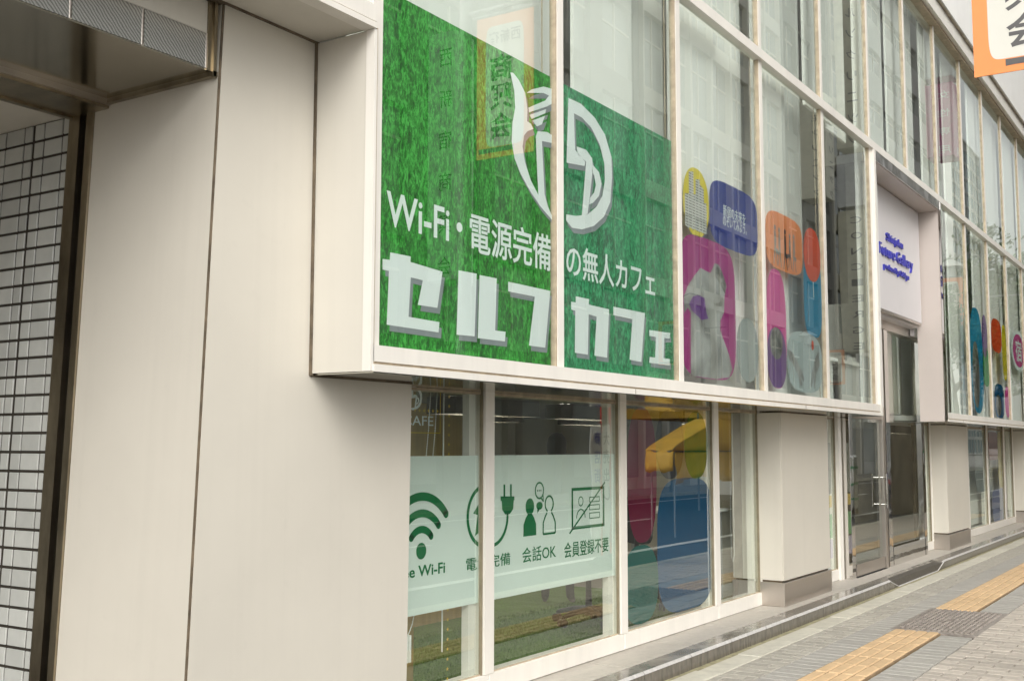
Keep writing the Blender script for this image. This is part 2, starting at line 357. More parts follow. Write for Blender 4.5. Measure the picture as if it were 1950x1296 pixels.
def plate(name, pts, y, m, parent=None, th=.001):
    return MB().prism(pts, (0, y, 0), *XZ, th).build(name, M[m], parent)
_tc = {}
def text_mesh(s, bold=0, extrude=0):
    key = (s, bold, extrude)
    if key in _tc: return _tc[key]
    cu = bpy.data.curves.new('lettering', 'FONT'); cu.body = s; cu.size = 1; cu.offset = bold; cu.resolution_u = 3
    o = bpy.data.objects.new('lettering', cu); COL.objects.link(o)
    dg = bpy.context.evaluated_depsgraph_get(); me = bpy.data.meshes.new_from_object(o.evaluated_get(dg))
    vs = [v.co.copy() for v in me.vertices]; fs = [tuple(p.vertices) for p in me.polygons]
    bpy.data.objects.remove(o); bpy.data.curves.remove(cu); bpy.data.meshes.remove(me)
    x0 = min(v.x for v in vs); x1 = max(v.x for v in vs); y0 = min(v.y for v in vs); y1 = max(v.y for v in vs)
    _tc[key] = ([((v.x-x0)/(x1-x0), (v.y-y0)/(y1-y0)) for v in vs], fs, (x1-x0, y0, y1)); return _tc[key]
def text(name, s, O, RV, UV, NV, W, H, m, parent=None, bold=0, depth=.001):
    """flat solid lettering fitted to a W x H box whose lower left corner is O"""
    uv, fs, _ext = text_mesh(s, bold); O, RV, UV, NV = map(Vector, (O, RV, UV, NV))
    fr = [O+RV*(u*W)+UV*(v*H) for u, v in uv]; n = len(fr); vs = fr+[p-NV*depth for p in fr]; F = []
    ec = {}
    for f in fs:
        F.append(f); F.append(tuple(n+i for i in reversed(f)))
        for a, b in zip(f, f[1:]+f[:1]): ec[(a, b)] = ec.get((a, b), 0)+1
    for (a, b) in ec:
        if (b, a) not in ec: F.append((b, a, n+a, n+b))
    me = bpy.data.meshes.new(name); me.from_pydata([tuple(v) for v in vs], [], F); me.materials.append(M[m] if isinstance(m, str) else m); me.update()
    return link(bpy.data.objects.new(name, me), parent)
def wtext(name, s, bx, y, m, parent, bold=0, depth=.001):
    return text(name, s, (bx[0], y, bx[2]), *XZ, bx[1]-bx[0], bx[3]-bx[2], m, parent, bold, depth)
def words(name, s, bx, y, m, parent, bold=0, depth=.001):
    """one object for each word of a line, fitted together into the box"""
    ws = s.split(); raw = [text_mesh(q, bold)[2] for q in ws]; sp = .27
    W = sum(r_[0] for r_ in raw)+sp*(len(ws)-1); lo = min(r_[1] for r_ in raw); hi = max(r_[2] for r_ in raw); fx = (bx[1]-bx[0])/W; fz = (bx[3]-bx[2])/(hi-lo); x_ = bx[0]
    for q, r_ in zip(ws, raw):
        wtext(name, q, (x_, x_+r_[0]*fx, bx[2]+(r_[1]-lo)*fz, bx[2]+(r_[2]-lo)*fz), y, m, parent, bold, depth); x_ += (r_[0]+sp)*fx
def sup(b, n=2.0, k=40):
    """superellipse outline filling the box (x0,x1,z0,z1)"""
    cx, cz, a, c = (b[0]+b[1])/2, (b[2]+b[3])/2, (b[1]-b[0])/2, (b[3]-b[2])/2; out = []
    for i in range(k):
        t = 2*math.pi*i/k; ct, st = math.cos(t), math.sin(t)
        out.append((cx+a*math.copysign(abs(ct)**(2/n), ct), cz+c*math.copysign(abs(st)**(2/n), st)))
    return out
def arc(cx, cz, r_, w_, a0, a1, k=24):
    """stroke along an arc"""
    A = [R(a0+(a1-a0)*i/k) for i in range(k+1)]
    return [(cx+(r_+w_/2)*math.cos(t), cz+(r_+w_/2)*math.sin(t)) for t in A]+[(cx+(r_-w_/2)*math.cos(t), cz+(r_-w_/2)*math.sin(t)) for t in reversed(A)]
def stroke(a, b, w_):
    a, b = Vector(a), Vector(b); n = Vector((-(b-a).y, (b-a).x)).normalized()*w_/2
    return [tuple(a+n), tuple(a-n), tuple(b-n), tuple(b+n)]
def clip(poly, x0=None, x1=None):
    """cut an outline at vertical lines (edge of a pane)"""
    for lim, sg in ((x0, 1), (x1, -1)):
        if lim is None: continue
        out = []
        for i, p in enumerate(poly):
            q = poly[(i+1) % len(poly)]; ip, iq = sg*(p[0]-lim) >= 0, sg*(q[0]-lim) >= 0
            if ip: out.append(p)
            if ip != iq: t = (lim-p[0])/(q[0]-p[0]); out.append((lim, p[1]+t*(q[1]-p[1])))
        poly = out
    return poly
def copy_tree(o, parent=None, loc=None, rz=None):
    c = o.copy(); COL.objects.link(c); c.parent = parent
    if loc is not None: c.location = loc
    if rz is not None: c.rotation_euler = (0, 0, rz)
    for ch in o.children: copy_tree(ch, c)
    return c
# outlines of lettering and print, metres (X, Z) in the plane of the glass
T = {
    'se': [[0.113,2.675],[0.28,2.678],[0.278,2.649],[0.557,2.635],[0.514,2.434],[0.344,2.432],[0.385,2.566],[0.282,2.569],[0.267,2.362],[0.533,2.359],[0.526,2.303],[0.092,2.305],[0.105,2.579],[0.054,2.579],[0.053,2.633],[0.11,2.636]],
    'ru1': [[0.706,2.662],[0.88,2.666],[0.863,2.31],[0.691,2.305]],
    'ru2': [[0.91,2.662],[1.083,2.665],[1.068,2.361],[1.178,2.363],[1.169,2.306],[0.894,2.303]],
    'fu': [[1.204,2.661],[1.683,2.662],[1.622,2.303],[1.434,2.302],[1.501,2.605],[1.204,2.604]],
    'ka': [[2.003,2.665],[2.18,2.666],[2.173,2.629],[2.458,2.627],[2.424,2.295],[2.249,2.297],[2.282,2.559],[2.173,2.565],[2.159,2.297],[1.989,2.298],[1.996,2.57],[1.944,2.572],[1.944,2.623],[2.003,2.625]],
    'fu2': [[2.521,2.652],[3.006,2.657],[2.94,2.299],[2.757,2.303],[2.807,2.593],[2.52,2.594]],
    'xe': [[3.075,2.54],[3.429,2.548],[3.419,2.506],[3.326,2.502],[3.308,2.351],[3.415,2.352],[3.414,2.302],[3.069,2.302],[3.076,2.344],[3.167,2.346],[3.184,2.497],[3.074,2.497]],
    'lg1': [[1.224,3.929],[1.268,3.831],[1.279,3.729],[1.249,3.627],[1.24,3.51],[1.272,3.414],[1.339,3.334],[1.445,3.25],[1.564,3.177],[1.745,3.098],[1.658,3.189],[1.617,3.262],[1.585,3.593],[1.709,3.608],[1.73,3.657],[1.647,3.665],[1.535,3.643],[1.514,3.606],[1.53,3.374],[1.544,3.243],[1.455,3.316],[1.387,3.418],[1.36,3.507],[1.377,3.579],[1.416,3.615],[1.485,3.645],[1.455,3.672],[1.412,3.676],[1.416,3.753],[1.39,3.848],[1.319,3.908],[1.256,3.935]],
    'lg2': [[1.406,3.852],[1.465,3.89],[1.606,3.947],[1.7,3.959],[1.752,3.929],[1.742,3.882],[1.647,3.829],[1.435,3.737],[1.429,3.766],[1.627,3.863],[1.672,3.906],[1.606,3.906],[1.495,3.876]],
    'lg3': [[1.441,3.723],[1.637,3.81],[1.626,3.78],[1.465,3.704]],
    'lg4': [[1.475,3.696],[1.622,3.763],[1.585,3.699],[1.525,3.671]],
    'lg5': [[1.917,3.956],[2.083,3.96],[2.27,3.914],[2.414,3.831],[2.507,3.696],[2.515,3.554],[2.487,3.375],[2.39,3.253],[2.247,3.166],[2.087,3.117],[1.958,3.106],[1.881,3.143],[1.882,3.181],[2.009,3.193],[2.169,3.232],[2.287,3.303],[2.372,3.395],[2.41,3.508],[2.404,3.626],[2.34,3.742],[2.222,3.832],[2.094,3.87],[1.988,3.872],[2.001,3.63],[2.137,3.58],[2.126,3.549],[1.892,3.521],[1.893,3.583]],
    'lg6': [[2.024,3.658],[2.15,3.664],[2.231,3.624],[2.242,3.562],[2.198,3.362],[2.164,3.233],[2.088,3.211],[2.149,3.583],[2.035,3.609]],
    'lg7': [[2.243,3.579],[2.326,3.55],[2.361,3.475],[2.324,3.385],[2.24,3.323],[2.188,3.302],[2.203,3.351],[2.257,3.396],[2.282,3.453],[2.258,3.513],[2.228,3.53]],
    't_wifi': [0.08,0.618,2.809,2.989],
    't_dot': [0.685,0.74,2.877,2.93],
    't_dengen': [0.812,1.694,2.783,3.012],
    't_no': [1.885,3.179,2.784,3.003],
    'o_yellow': [3.701,4.207,3.362,3.921],
    'o_blue': [4.219,5.303,3.365,3.924],
    'o_magenta': [3.608,4.746,2.24,3.378],
    'o_grey': [4.759,5.271,2.255,2.814],
    'o_orange': [5.509,6.532,3.353,3.899],
    'o_pink': [5.491,6.012,2.233,3.343],
    'o_purple': [5.484,5.994,2.237,2.794],
    'o_red': [6.561,7.089,3.359,3.905],
    'o_cyan': [6.545,7.102,2.795,3.64],
    'o_pale': [6.024,7.068,2.229,2.821],
    'statue': [[3.69,2.856],[3.763,2.943],[3.886,3.038],[4.012,3.12],[4.214,3.106],[4.308,3.201],[4.401,3.198],[4.492,3.115],[4.551,3.038],[4.504,2.948],[4.487,2.809],[4.409,2.738],[4.4,2.654],[4.482,2.567],[4.586,2.459],[4.65,2.347],[4.578,2.274],[4.31,2.247],[3.8,2.248],[3.816,2.741],[3.758,2.775],[3.691,2.728]],
    'statue_gap': [[3.857,2.874],[3.955,2.895],[4.091,2.886],[4.112,2.781],[4.153,2.726],[4.022,2.703],[3.925,2.732],[3.829,2.76],[3.783,2.807]],
    'statue_bag': [[4.347,3.181],[4.453,3.153],[4.535,3.057],[4.515,2.97],[4.46,3.006],[4.395,3.051],[4.304,3.091],[4.314,3.145]],
    'statue_legs': [[4.269,2.859],[4.388,2.882],[4.457,2.942],[4.475,2.902],[4.44,2.856],[4.334,2.845]],
    't_mirai1': [4.506,5.009,3.633,3.734],
    't_mirai2': [4.501,5.034,3.548,3.637],
    'walk0': [5.75,3.395,3.764],
    'walk1': [5.865,3.383,3.755],
    'walk2': [6.023,3.376,3.765],
    'walk3': [6.155,3.403,3.741],
    'walk4': [6.271,3.388,3.753],
    'w_dot': [1.189,1.071],
    'w_dott': [1.189,1.119],
    'w_a1o': [1.187,1.222],
    'w_a1i': [1.188,1.178],
    'w_a2o': [1.186,1.319],
    'w_a2i': [1.186,1.27],
    'w_a3o': [1.184,1.422],
    'w_a3i': [1.185,1.369],
    'cir_c': [1.869,1.243],
    'cir_l': [1.672,1.23],
    'cir_t': [1.859,1.438],
    'cir_b': [1.82,1.051],
    'plug_t': [2.138,1.444],
    'plug_l': [2.052,1.364],
    'plug_r': [2.221,1.358],
    'plug_m': [2.133,1.246],
    'plug_b': [2.015,1.05],
    'h1': [2.42,1.283],
    'h1t': [2.42,1.337],
    'h1b': [2.413,1.081],
    'h2': [2.68,1.289],
    'h2t': [2.681,1.345],
    'h2b': [2.676,1.081],
    'bub': [2.547,1.389],
    'bubt': [2.547,1.446],
    'bub2': [2.547,1.281],
    'bub2t': [2.547,1.312],
    'm_tl': [3.011,1.386],
    'm_tr': [3.495,1.386],
    'm_bl': [3.009,1.094],
    'm_br': [3.491,1.092],
    'sl_a': [2.969,1.063],
    'sl_b': [3.52,1.423],
    'bolt': [[1.86,1.347],[1.776,1.268],[1.827,1.256],[1.797,1.121],[2.026,1.24],[1.947,1.26],[1.976,1.319]],
    't_free': [0.917,1.43,0.919,0.986],
    't_dg2': [1.655,2.17,0.906,0.99],
    't_kaiwa': [2.321,2.772,0.902,1.005],
    't_kaiin': [2.89,3.57,0.888,1.001],
    't_cafe': [0.866,1.299,1.821,1.875],
    'g_crim': [3.901,4.443,0.912,2.022],
    'g_char': [4.432,5.002,1.419,2.018],
    'g_green': [5.015,5.533,1.406,2.018],
    'g_blue': [4.444,5.642,0.267,1.423],
    'g_teal': [3.814,4.456,0.262,0.897],
    'r_blue': [14.586,15.618,2.242,3.963],
    'r_navy': [15.591,16.049,3.185,3.917],
    'r_green': [15.562,16.178,2.707,3.365],
    'r_red': [16.435,17.41,3.356,3.949],
    'r_yel': [17.419,17.887,2.898,3.914],
    'r_cy': [16.529,17.441,2.211,2.805],
    'r_crim': [17.51,18.014,2.235,2.796],
    'r_circ': [18.191,21.79,3.187,3.967],
    's_pink': [19.156,20.197,1.444,2.004],
    's_yel': [20.163,20.927,0.889,2.008],
    's_lav': [19.398,20.987,0.231,0.874],
    's_grey': [17.848,18.929,0.862,1.983],
    't_sh1': [10.537,11.372,4.355,4.492],
    't_sh2': [10.166,11.898,4.114,4.315],
    't_sh3': [10.373,11.647,3.969,4.074],
}
def link(o, parent=None):
    COL.objects.link(o)
    if parent is not None:
        o.parent = parent
        if parent.parent is None and parent.type == 'EMPTY' and parent.location.length > 0 and not parent.get('_local'):
            o.matrix_parent_inverse = Matrix.Translation(-parent.location)
    return o
# ================================================================= SETTING
LAND = .115
tag(box('ground', -900, 1500, -900, 900, -.6, -.5, 'ground'), kind='structure')
road = tag(box('road', -60, 260, -12.4, -2.6, -.5, -.06, 'asphalt'), kind='structure')
for i, (ya, yb) in enumerate(((-3.98, -3.82), (-7.6, -7.45), (-11.2, -11.05))):
    if i == 1:
        for k in range(24): box('lane_marking', -20+k*9, -15+k*9, ya, yb, -.06, -.056, 'road_paint', road)
    else: box('lane_marking', -60, 260, ya, yb, -.06, -.056, 'road_paint', road)
far_walk = tag(box('opposite_sidewalk', -60, 260, -15.2, -12.6, -.5, .06, 'paver_cool'), kind='structure')
sidewalk = tag(box('sidewalk', -12, 60, -2.45, .10, -.4, -.018, 'mortar'), kind='structure')
for k in range(60): box('kerb_stone', -12+k*1.2, -10.812+k*1.2, -2.6, -2.45, -.4, .004, 'border', sidewalk, .008)
for k in range(60): box('kerb_stone', -40+k*3, -37.02+k*3, -12.6, -12.4, -.4, .05, 'border', far_walk)
# pavers: shared block meshes, the nearest 300 as objects, the rest one mesh
def block(lx, ly, h=.03, bv=.006):
    o = MB().box(0, lx, 0, ly, -h, 0); me = o.mesh('paver', M['paver_warm']); bm = bmesh.new(); bm.from_mesh(me)
    bmesh.ops.bevel(bm, geom=[e for e in bm.edges if all(v.co.z > -.001 for v in e.verts)], offset=bv, segments=1, affect='EDGES'); bm.to_mesh(me); bm.free(); return me
P0 = .135; specs = []
gap = .009
for i in range(230):
    X = 2.4+i*P0
    # rows next to the border slabs: two staggered cuts across a 0.28 strip
    c = -.29+(.07 if i % 2 else -.05)
    specs.append((X, -.43, P0-gap, c+.43-gap, 'paver_tan')); specs.append((X, c, P0-gap, -.153-c, 'paver_tan'))
    if not 6.62 < X+.05 < 8.35: specs.append((X, -1.405, P0-gap, .28-gap, 'paver_cool'))
    specs.append((X, -.70, P0-gap, .265, 'paver_cool'))
    for j in range(4):
        y1 = -1.41-j*.262+(.131 if i % 2 else 0)
        if y1 > -1.41: specs.append((X, -1.541, P0-gap, .126, 'paver_warm')); continue
        if j == 3 and i % 2 == 0: y0 = -2.445
        else: y0 = max(y1-.262, -2.445)
        specs.append((X, y0, P0-gap, y1-y0-gap, 'paver_warm'))
    if i % 2: specs.append((X, -2.445, P0-gap, .24, 'paver_warm'))
camp = Vector((-4.272, -3.545, 1.697))
def seen(x, y, z=0):
    q = Vector((x, y, z))-camp; dz = q.dot(fw); px = 975+2140.9*q.dot(rr)/dz; py = 648-2140.9*q.dot(uu)/dz
    return -20 < px < 1985 and py < 1330
specs = [s for s in specs if not (6.66 < s[0]+s[2]/2 < 8.34 and -1.44 < s[1]+s[3]/2 < -.66)]
inview = [s for s in specs if seen(s[0], s[1]+s[3]/2)]
inview.sort(key=lambda s: (Vector((s[0], s[1], 0))-camp).length); near = set(id(s) for s in inview[:300])
rest = MB(); pm = [M['paver_tan'], M['paver_cool'], M['paver_warm']]; cache = {}
for s in specs:
    dz = random.uniform(-.003, .001)
    if id(s) in near:
        key = (round(s[2], 3), round(s[3], 3), s[4])
        if key not in cache:
            me = block(s[2], s[3]); me.materials[0] = M[s[4]]; cache[key] = me
        o = bpy.data.objects.new('paver', cache[key]); o.location = (s[0], s[1], dz); link(o, sidewalk)
    else:
        rest.cur = ('paver_tan', 'paver_cool', 'paver_warm').index(s[4]); rest.box(s[0], s[0]+s[2], s[1], s[1]+s[3], -.03, dz)
tag(rest.build('far_pavers', pm, sidewalk), kind='stuff')
# border slabs, mossy gap against the kerb
x = 2.2
for k in range(32):
    ln = .82; box('border_slab', x, x+ln-.008, -.148, .05+random.uniform(-.008, .008), -.03, .004+random.uniform(-.003, .003), 'border', sidewalk, .006); x += ln
box('moss_strip', 2.2, 30, .03, .11, -.03, .001, 'moss', sidewalk)
# tactile guide tiles with four raised bars
def tactile_mesh():
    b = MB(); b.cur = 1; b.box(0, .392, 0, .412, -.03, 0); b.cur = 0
    for j in range(4):
        y0 = .012+j*.1; b.hexa([(.010, y0, 0), (.382, y0, 0), (.010, y0+.086, 0), (.382, y0+.086, 0), (.018, y0+.008, .011), (.374, y0+.008, .011), (.018, y0+.078, .011), (.374, y0+.078, .011)])
    return b.mesh('tactile_tile', [M['tactile'], M['tactile_dirt_shade']])
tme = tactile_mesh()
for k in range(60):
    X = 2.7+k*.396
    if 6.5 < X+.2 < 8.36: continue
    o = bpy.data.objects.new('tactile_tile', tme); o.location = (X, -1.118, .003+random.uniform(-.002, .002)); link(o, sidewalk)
for X0, X1 in ((6.66, 6.71), (8.3, 8.43)): pass
# landing in front of the shops: granite slabs, kerb stones that dip at the entrance
landing = tag(box('landing', -8, 40, .10, 1.4, -.3, LAND-.02, 'mortar'), kind='structure')
x = -4.42
for k in range(34):
    ln = 1.08; box('granite_slab', x, x+ln-.018, .272, 1.3, LAND-.03, LAND+random.uniform(-.0015, .0015), 'landing', landing, .002); x += ln
x = -4.2; ln = .806
def kz(X):
    if X <= 9.62 or X >= 12.5: return LAND
    if X < 10.02: return LAND-(X-9.62)/.4*.095
    if X > 12.1: return .02+(X-12.1)/.4*.095
    return .02
cuts = sorted([x+k*ln for k in range(48)]+[9.62, 10.02, 12.1, 12.5])
for a, b_ in zip(cuts[:-1], cuts[1:]):
    if b_-a < .03: continue
    za, zb = kz(a+.001), kz(b_-.001); a2, b2 = a+.004, b_-.007
    ch = .014
    st = MB(); st.hexa([(a2, .095, -.2), (b2, .095, -.2), (a2, .26, -.2), (b2, .26, -.2), (a2, .095, za-ch), (b2, .095, zb-ch), (a2, .26, LAND-ch), (b2, .26, LAND-ch)])
    st.cur = 1; st.hexa([(a2, .095+ch, za-ch), (b2, .095+ch, zb-ch), (a2, .26, LAND-ch), (b2, .26, LAND-ch), (a2, .095+ch, za), (b2, .095+ch, zb), (a2, .26, LAND), (b2, .26, LAND)])
    o = st.build('kerb_stone', [M['kerb'], M['kerb_top']], landing)
    MB().hexa([(a2, .092, za-ch-.004), (b2, .092, zb-ch-.004), (a2, .097, za-ch-.004), (b2, .097, zb-ch-.004), (a2, .092+ch, za+.0015), (b2, .092+ch, zb+.0015), (a2, .098+ch, za+.0015), (b2, .098+ch, zb+.0015)]).build('kerb_nosing', M['nosing'], o)  # pale strip along the chamfered front edge
# manhole cover
mh = empty('manhole_cover', (7.5, -1.03, 0), label='rectangular studded iron manhole cover interrupting the yellow tactile strip', cat='manhole cover')
box('frame', 6.68, 8.32, -1.425, -.655, -.03, .001, 'iron', mh)
box('lid', 6.75, 8.25, -1.375, -.705, -.02, .004, 'iron', mh)
st = MB()
for i in range(30):
    for j in range(14):
        X = 6.775+i*.05; Y = -1.36+j*.048; s_ = .017; h = .011
        if (i+j) % 2: X += .0
        q = [(-s_*1.3, 0), (0, -s_*.6), (s_*1.3, 0), (0, s_*.6)] if (i+j) % 2 else [(-s_*.6, 0), (0, -s_*1.3), (s_*.6, 0), (0, s_*1.3)]
        st.prism(q, (X, Y, .004+h), (1, 0, 0), (0, 1, 0), (0, 0, 1), h)
tag(st.build('stud_pattern', M['iron'], mh), kind='stuff')
MB().tube([(7.35, -.98, .012), (7.42, -1.01, .02), (7.5, -1.03, .022), (7.6, -1.05, .012)], .008, 6).build('lifting_handle', M['iron'], mh)
for a in ((8.32, 8.45, -1.425, -.655),): pass

# ================================================================= OUR BUILDING
bld = empty('commercial_building', (0, .4, 0), label='cream clad commercial building with white framed glass bays over recessed shopfronts', cat='building')
def lean(z): return -.735-(3.70-z)*.0368          # pier, jamb and tiled wall tilted to match edge slopes in the image
def leanbox(name, z0, z1, x0off, x1off, y0, y1, m, parent=bld):
    a, b_ = lean(z0), lean(z1)
    return MB().hexa([(a+x0off, y0, z0), (a+x1off, y0, z0), (a+x0off, y1, z0), (a+x1off, y1, z0), (b_+x0off, y0, z1), (b_+x1off, y0, z1), (b_+x0off, y1, z1), (b_+x1off, y1, z1)]).build(name, M[m], parent)
# --- pier: front panel, left return panel, sealed joints
PT = 3.768
def pr(z): return .70+(z-.4)*.0125
MB().hexa([(lean(LAND)+.012, .374, LAND), (pr(LAND), .374, LAND), (lean(LAND)+.012, .74, LAND), (pr(LAND), .74, LAND), (lean(2.05)+.012, .374, 2.05), (pr(2.05), .374, 2.05), (lean(2.05)+.012, .74, 2.05), (pr(2.05), .74, 2.05)]).build('wall_panel', M['cream'], bld)
MB().hexa([(lean(2.05)+.012, .374, 2.05), (-.098, .374, 2.05), (lean(2.05)+.012, .74, 2.05), (-.098, .74, 2.05), (lean(PT)+.012, .374, PT-.006), (-.098, .374, PT-.006), (lean(PT)+.012, .74, PT-.006), (-.098, .74, PT-.006)]).build('wall_panel', M['cream'], bld)
leanbox('wall_panel', LAND, PT-.006, 0, .18, .384, 1.278, 'cream')
leanbox('joint_sealant', LAND, PT-.01, .0015, .02, .377, .386, 'joint')
leanbox('joint_sealant', PT-.008, PT, -.1, .66, .36, .80, 'joint')
MB().box(-.112, -.094, .358, .40, 2.05, PT).build('joint_sealant', M['joint'], bld)
MB().box(-.106, .72, .366, .42, 2.044, 2.056).build('joint_sealant', M['joint'], bld)
box('wall_core', -.7, .695, .5, 1.15, -.3, 3.7, 'in_dark', bld)
# --- left passage: door jamb, tiled wall, ceiling, canopy
leanbox('door_jamb', -.02, 3.43, -.012, .10, 1.28, 1.328, 'bronze')
leanbox('jamb_recess', -.02, 3.43, .03, .12, 1.328, 1.376, 'black')
leanbox('door_jamb', -.02, 3.43, -.018, .10, 1.376, 1.462, 'bronze')
tw = leanbox('tiled_wall', -.02, 3.405, .012, .16, 1.385, 6.0, 'grout')
def tile_mesh(ly, h):
    me = MB().box(-.008, .004, .0065, ly-.0065, .007, h-.007).mesh('tile', M['tile']); bm = bmesh.new(); bm.from_mesh(me)
    bmesh.ops.bevel(bm, geom=list(bm.edges), offset=.0022, segments=1, affect='EDGES'); bm.to_mesh(me); bm.free(); return me
TH = .0965; tm = {}
ycuts = [1.41, 1.455, 1.544, 1.702, 1.790, 'J', 1.802, 1.877, 2.045, 2.13, 2.30]
segs = []
prev = None
for c in ycuts:
    if c == 'J': prev = None; continue
    if prev is not None: segs.append((prev, c))
    prev = c
for r_ in range(36):
    z0 = 3.402-(r_+1)*TH
    if z0 < -.05: continue
    for (ya, yb) in segs:
        if (round(ya, 3), round(yb, 3)) not in [(1.37, 1.455)] or True:
            key = round(yb-ya, 3)
            if key not in tm: tm[key] = tile_mesh(yb-ya, TH)
            o = bpy.data.objects.new('tile', tm[key]); o.location = (lean(z0+TH/2)+.011+random.uniform(-.0008, .0008), ya, z0); o.rotation_euler = (0, math.atan(.0368)+random.uniform(-.003, .003), random.uniform(-.004, .004)); link(o, tw)
MB().box(-8, -.64, 1.462, 6, 3.40, 3.45).build('passage_ceiling', M['ceiling'], bld)
MB().box(-8, -.70, .9, 6.2, -.3, .02).build('passage_floor', M['in_floor'], bld)
MB().box(-8, -.70, 6.0, 6.2, 0, 3.4).build('passage_back_wall', M['in_grey'], bld)
MB().box(-8.2, -8, 2.4, 6.2, 0, 8).build('side_wall', M['cream'], bld)
hd = MB().box(-3.2, -.742, 1.17, 1.46, 3.385, 3.43).build('door_header', M['bronze'], bld)
MB().box(-3.2, -.744, 1.150, 1.172, 3.40, 3.44).build('header_bead', M['steel'], hd)
MB().box(-3.2, -.746, 1.43, 1.466, 3.372, 3.386).build('header_bead', M['bronze'], hd)
can = MB().box(-3.0, -.752, .412, 1.30, 3.44, 3.76).build('canopy', M['cream'], bld)
MB().box(-3.0, -.752, .404, 1.153, 3.428, 3.441).build('soffit_panel', M['soffit'], can)
for k in range(6):
    x1 = -.80-k*.36-.003; MB().box(x1-.352, x1, .400, .412, 3.436, 3.60).build('mesh_screen', M['screen'], can)
    MB().box(x1-.005, x1+.001, .397, .402, 3.436, 3.60).build('screen_strip', M['steel'], can)
MB().box(-3.0, -.802, .402, .413, 3.603, 3.757).build('fascia_panel', M['bay_cream'], can)
MB().box(-.802, -.752, .395, .414, 3.428, 3.758).build('corner_trim', M['bronze'], can)
MB().box(-.772, -.754, .385, .398, 3.40, 3.765).build('corner_trim', M['bronze'], can)
MB().box(-.775, -.744, .385, 1.16, 3.405, 3.43).build('edge_trim', M['bronze'], can)
# --- bays
def frame_bay(name, x0, x1, k0, k1, first):
    """white rail under the glass as the part; mullions, transoms, panes, soffit as its pieces"""
    rail = MB(); rail.box(x0, x1, -.022, .06, 2.108, 2.188); rail.box(x0, x1, -.03, .06, 2.058, 2.094)
    bay = rail.build(name, M['white_frame'], bld)
    MB().box(x0+.004, x1-.004, -.012, .05, 2.094, 2.108).build('gasket', M['gasket'], bay)
    MB().box(x0, x1, -.026, .595, 2.052, 2.0575).build('soffit_panel', M['bay_soffit'], bay)
    for k in range(k0, k1+1):
        X = k*1.8
        if X-.1 < x0-.05 or X > x1+.4: continue
        MB().box(X-.082, X-.008, .008, .06, 2.19, 5.215).build('mullion', M['white_frame'], bay)
        if not (first and k == 0): MB().box(X-.097, X-.083, .014, .058, 2.19, 5.21).build('gasket', M['gasket'], bay)
        if k < k1:
            MB().box(X-.012, X+1.69, .030, .038, 2.18, 5.22).build('pane', M['glass_up'], bay)
            MB().box(X+1.60, X+1.606, .05, .056, 2.19, 5.2).build('glazing_cord', M['gasket'], bay)
            MB().box(X+.9, X+.906, -.031, -.028, 2.06, 2.093).build('rail_joint', M['joint'], bay) if k % 2 else None
    return bay
bay1 = frame_bay('window_bay', -.088, 9.06, 0, 5, True)
MB().box(8.985, 9.06, -.028, .06, 2.06, 5.215).build('corner_post', M['white_frame'], bay1)
# left return of bay 1
MB().box(-.104, -.088, -.002, .372, 2.06, 3.76).build('return_panel', M['bay_cream'], bay1)
MB().box(-.108, -.088, -.024, .030, 2.06, 3.76).build('return_edge', M['white_frame'], bay1)
MB().box(-.0878, -.081, -.022, .05, 2.10, 3.77).build('gasket', M['gasket'], bay1)
MB().box(9.06, 9.07, -.02, .60, 2.06, 5.1).build('return_panel', M['mirror'], bay1)
bay2 = frame_bay('window_bay', 12.47, 41.4, 7, 22, False)
MB().box(12.44, 12.474, -.004, .345, 2.06, 5.09).build('return_panel', M['lavender'], bay2)
MB().box(12.43, 12.48, -.028, .0, 2.06, 5.21).build('return_edge', M['mirror'], bay2)
# the upper band: transom and tall panes under the coping
ub = MB().box(-.09, 41.4, -.026, .06, 5.212, 5.30).build('upper_band', M['white_frame'], bld)
for k in range(-4, 23):
    X = k*1.8; lo = 5.302 if k >= 0 else 3.885
    MB().box(X-.078, X-.012, .008, .06, lo, 7.90).build('mullion', M['white_frame'], ub)
    MB().box(X-.093, X-.079, .014, .058, lo, 7.90).build('gasket', M['gasket'], ub)
    MB().box(X-.012, X+1.69, .030, .038, lo-.02, 7.92).build('pane', M['glass_up'], ub)
    MB().box(X, X+1.796, -.12, .10, 7.905, 8.12).build('coping', M['white_frame'], bld)
    MB().box(X-.04, X+1.75, -.06, .05, 7.86, 7.904).build('coping_soffit', M['gasket'], bld)
box('coping_top', -8, 41.4, -.16, .16, 8.122, 8.16, 'bronze', bld)
# upper left: soffit and fascia over the pier
MB().box(-8, -.09, -.022, .06, 3.80, 3.884).build('fascia_rail', M['white_frame'], ub)
MB().box(-8, -.10, -.03, .05, 3.762, 3.792).build('fascia_rail', M['white_frame'], ub)
MB().box(-8, -.10, -.015, .04, 3.791, 3.801).build('gasket', M['gasket'], ub)
MB().box(-8, -.095, -.02, .42, 3.768, 3.776).build('soffit_panel', M['bay_cream'], ub)
# white cladding above
x = -9.0
for k in range(14):
    box('cladding_panel', x, x+3.61, .10, .30, 8.165, 14, 'white_wall', bld); box('cladding_panel', x, x+3.61, .10, .30, 14.012, 22, 'white_wall', bld); x += 3.622
box('upper_wall_core', -8, 41.4, .18, .3, 8.1, 21.9, 'in_dark', bld)
box('roof', -8, 41.4, .1, 12, 22, 22.2, 'white_wall', bld)
# --- recessed entrance between the bays
MB().box(9.06, 12.47, -.022, .05, 5.092, 5.21).build('mirror_fascia', M['mirror'], bld)
MB().box(9.06, 12.47, .0, .60, 5.084, 5.0915).build('entrance_soffit', M['lavender'], bld)
MB().box(9.06, 12.46, .34, .60, 3.40, 5.084).build('entrance_wall', M['sign_white'], bld)
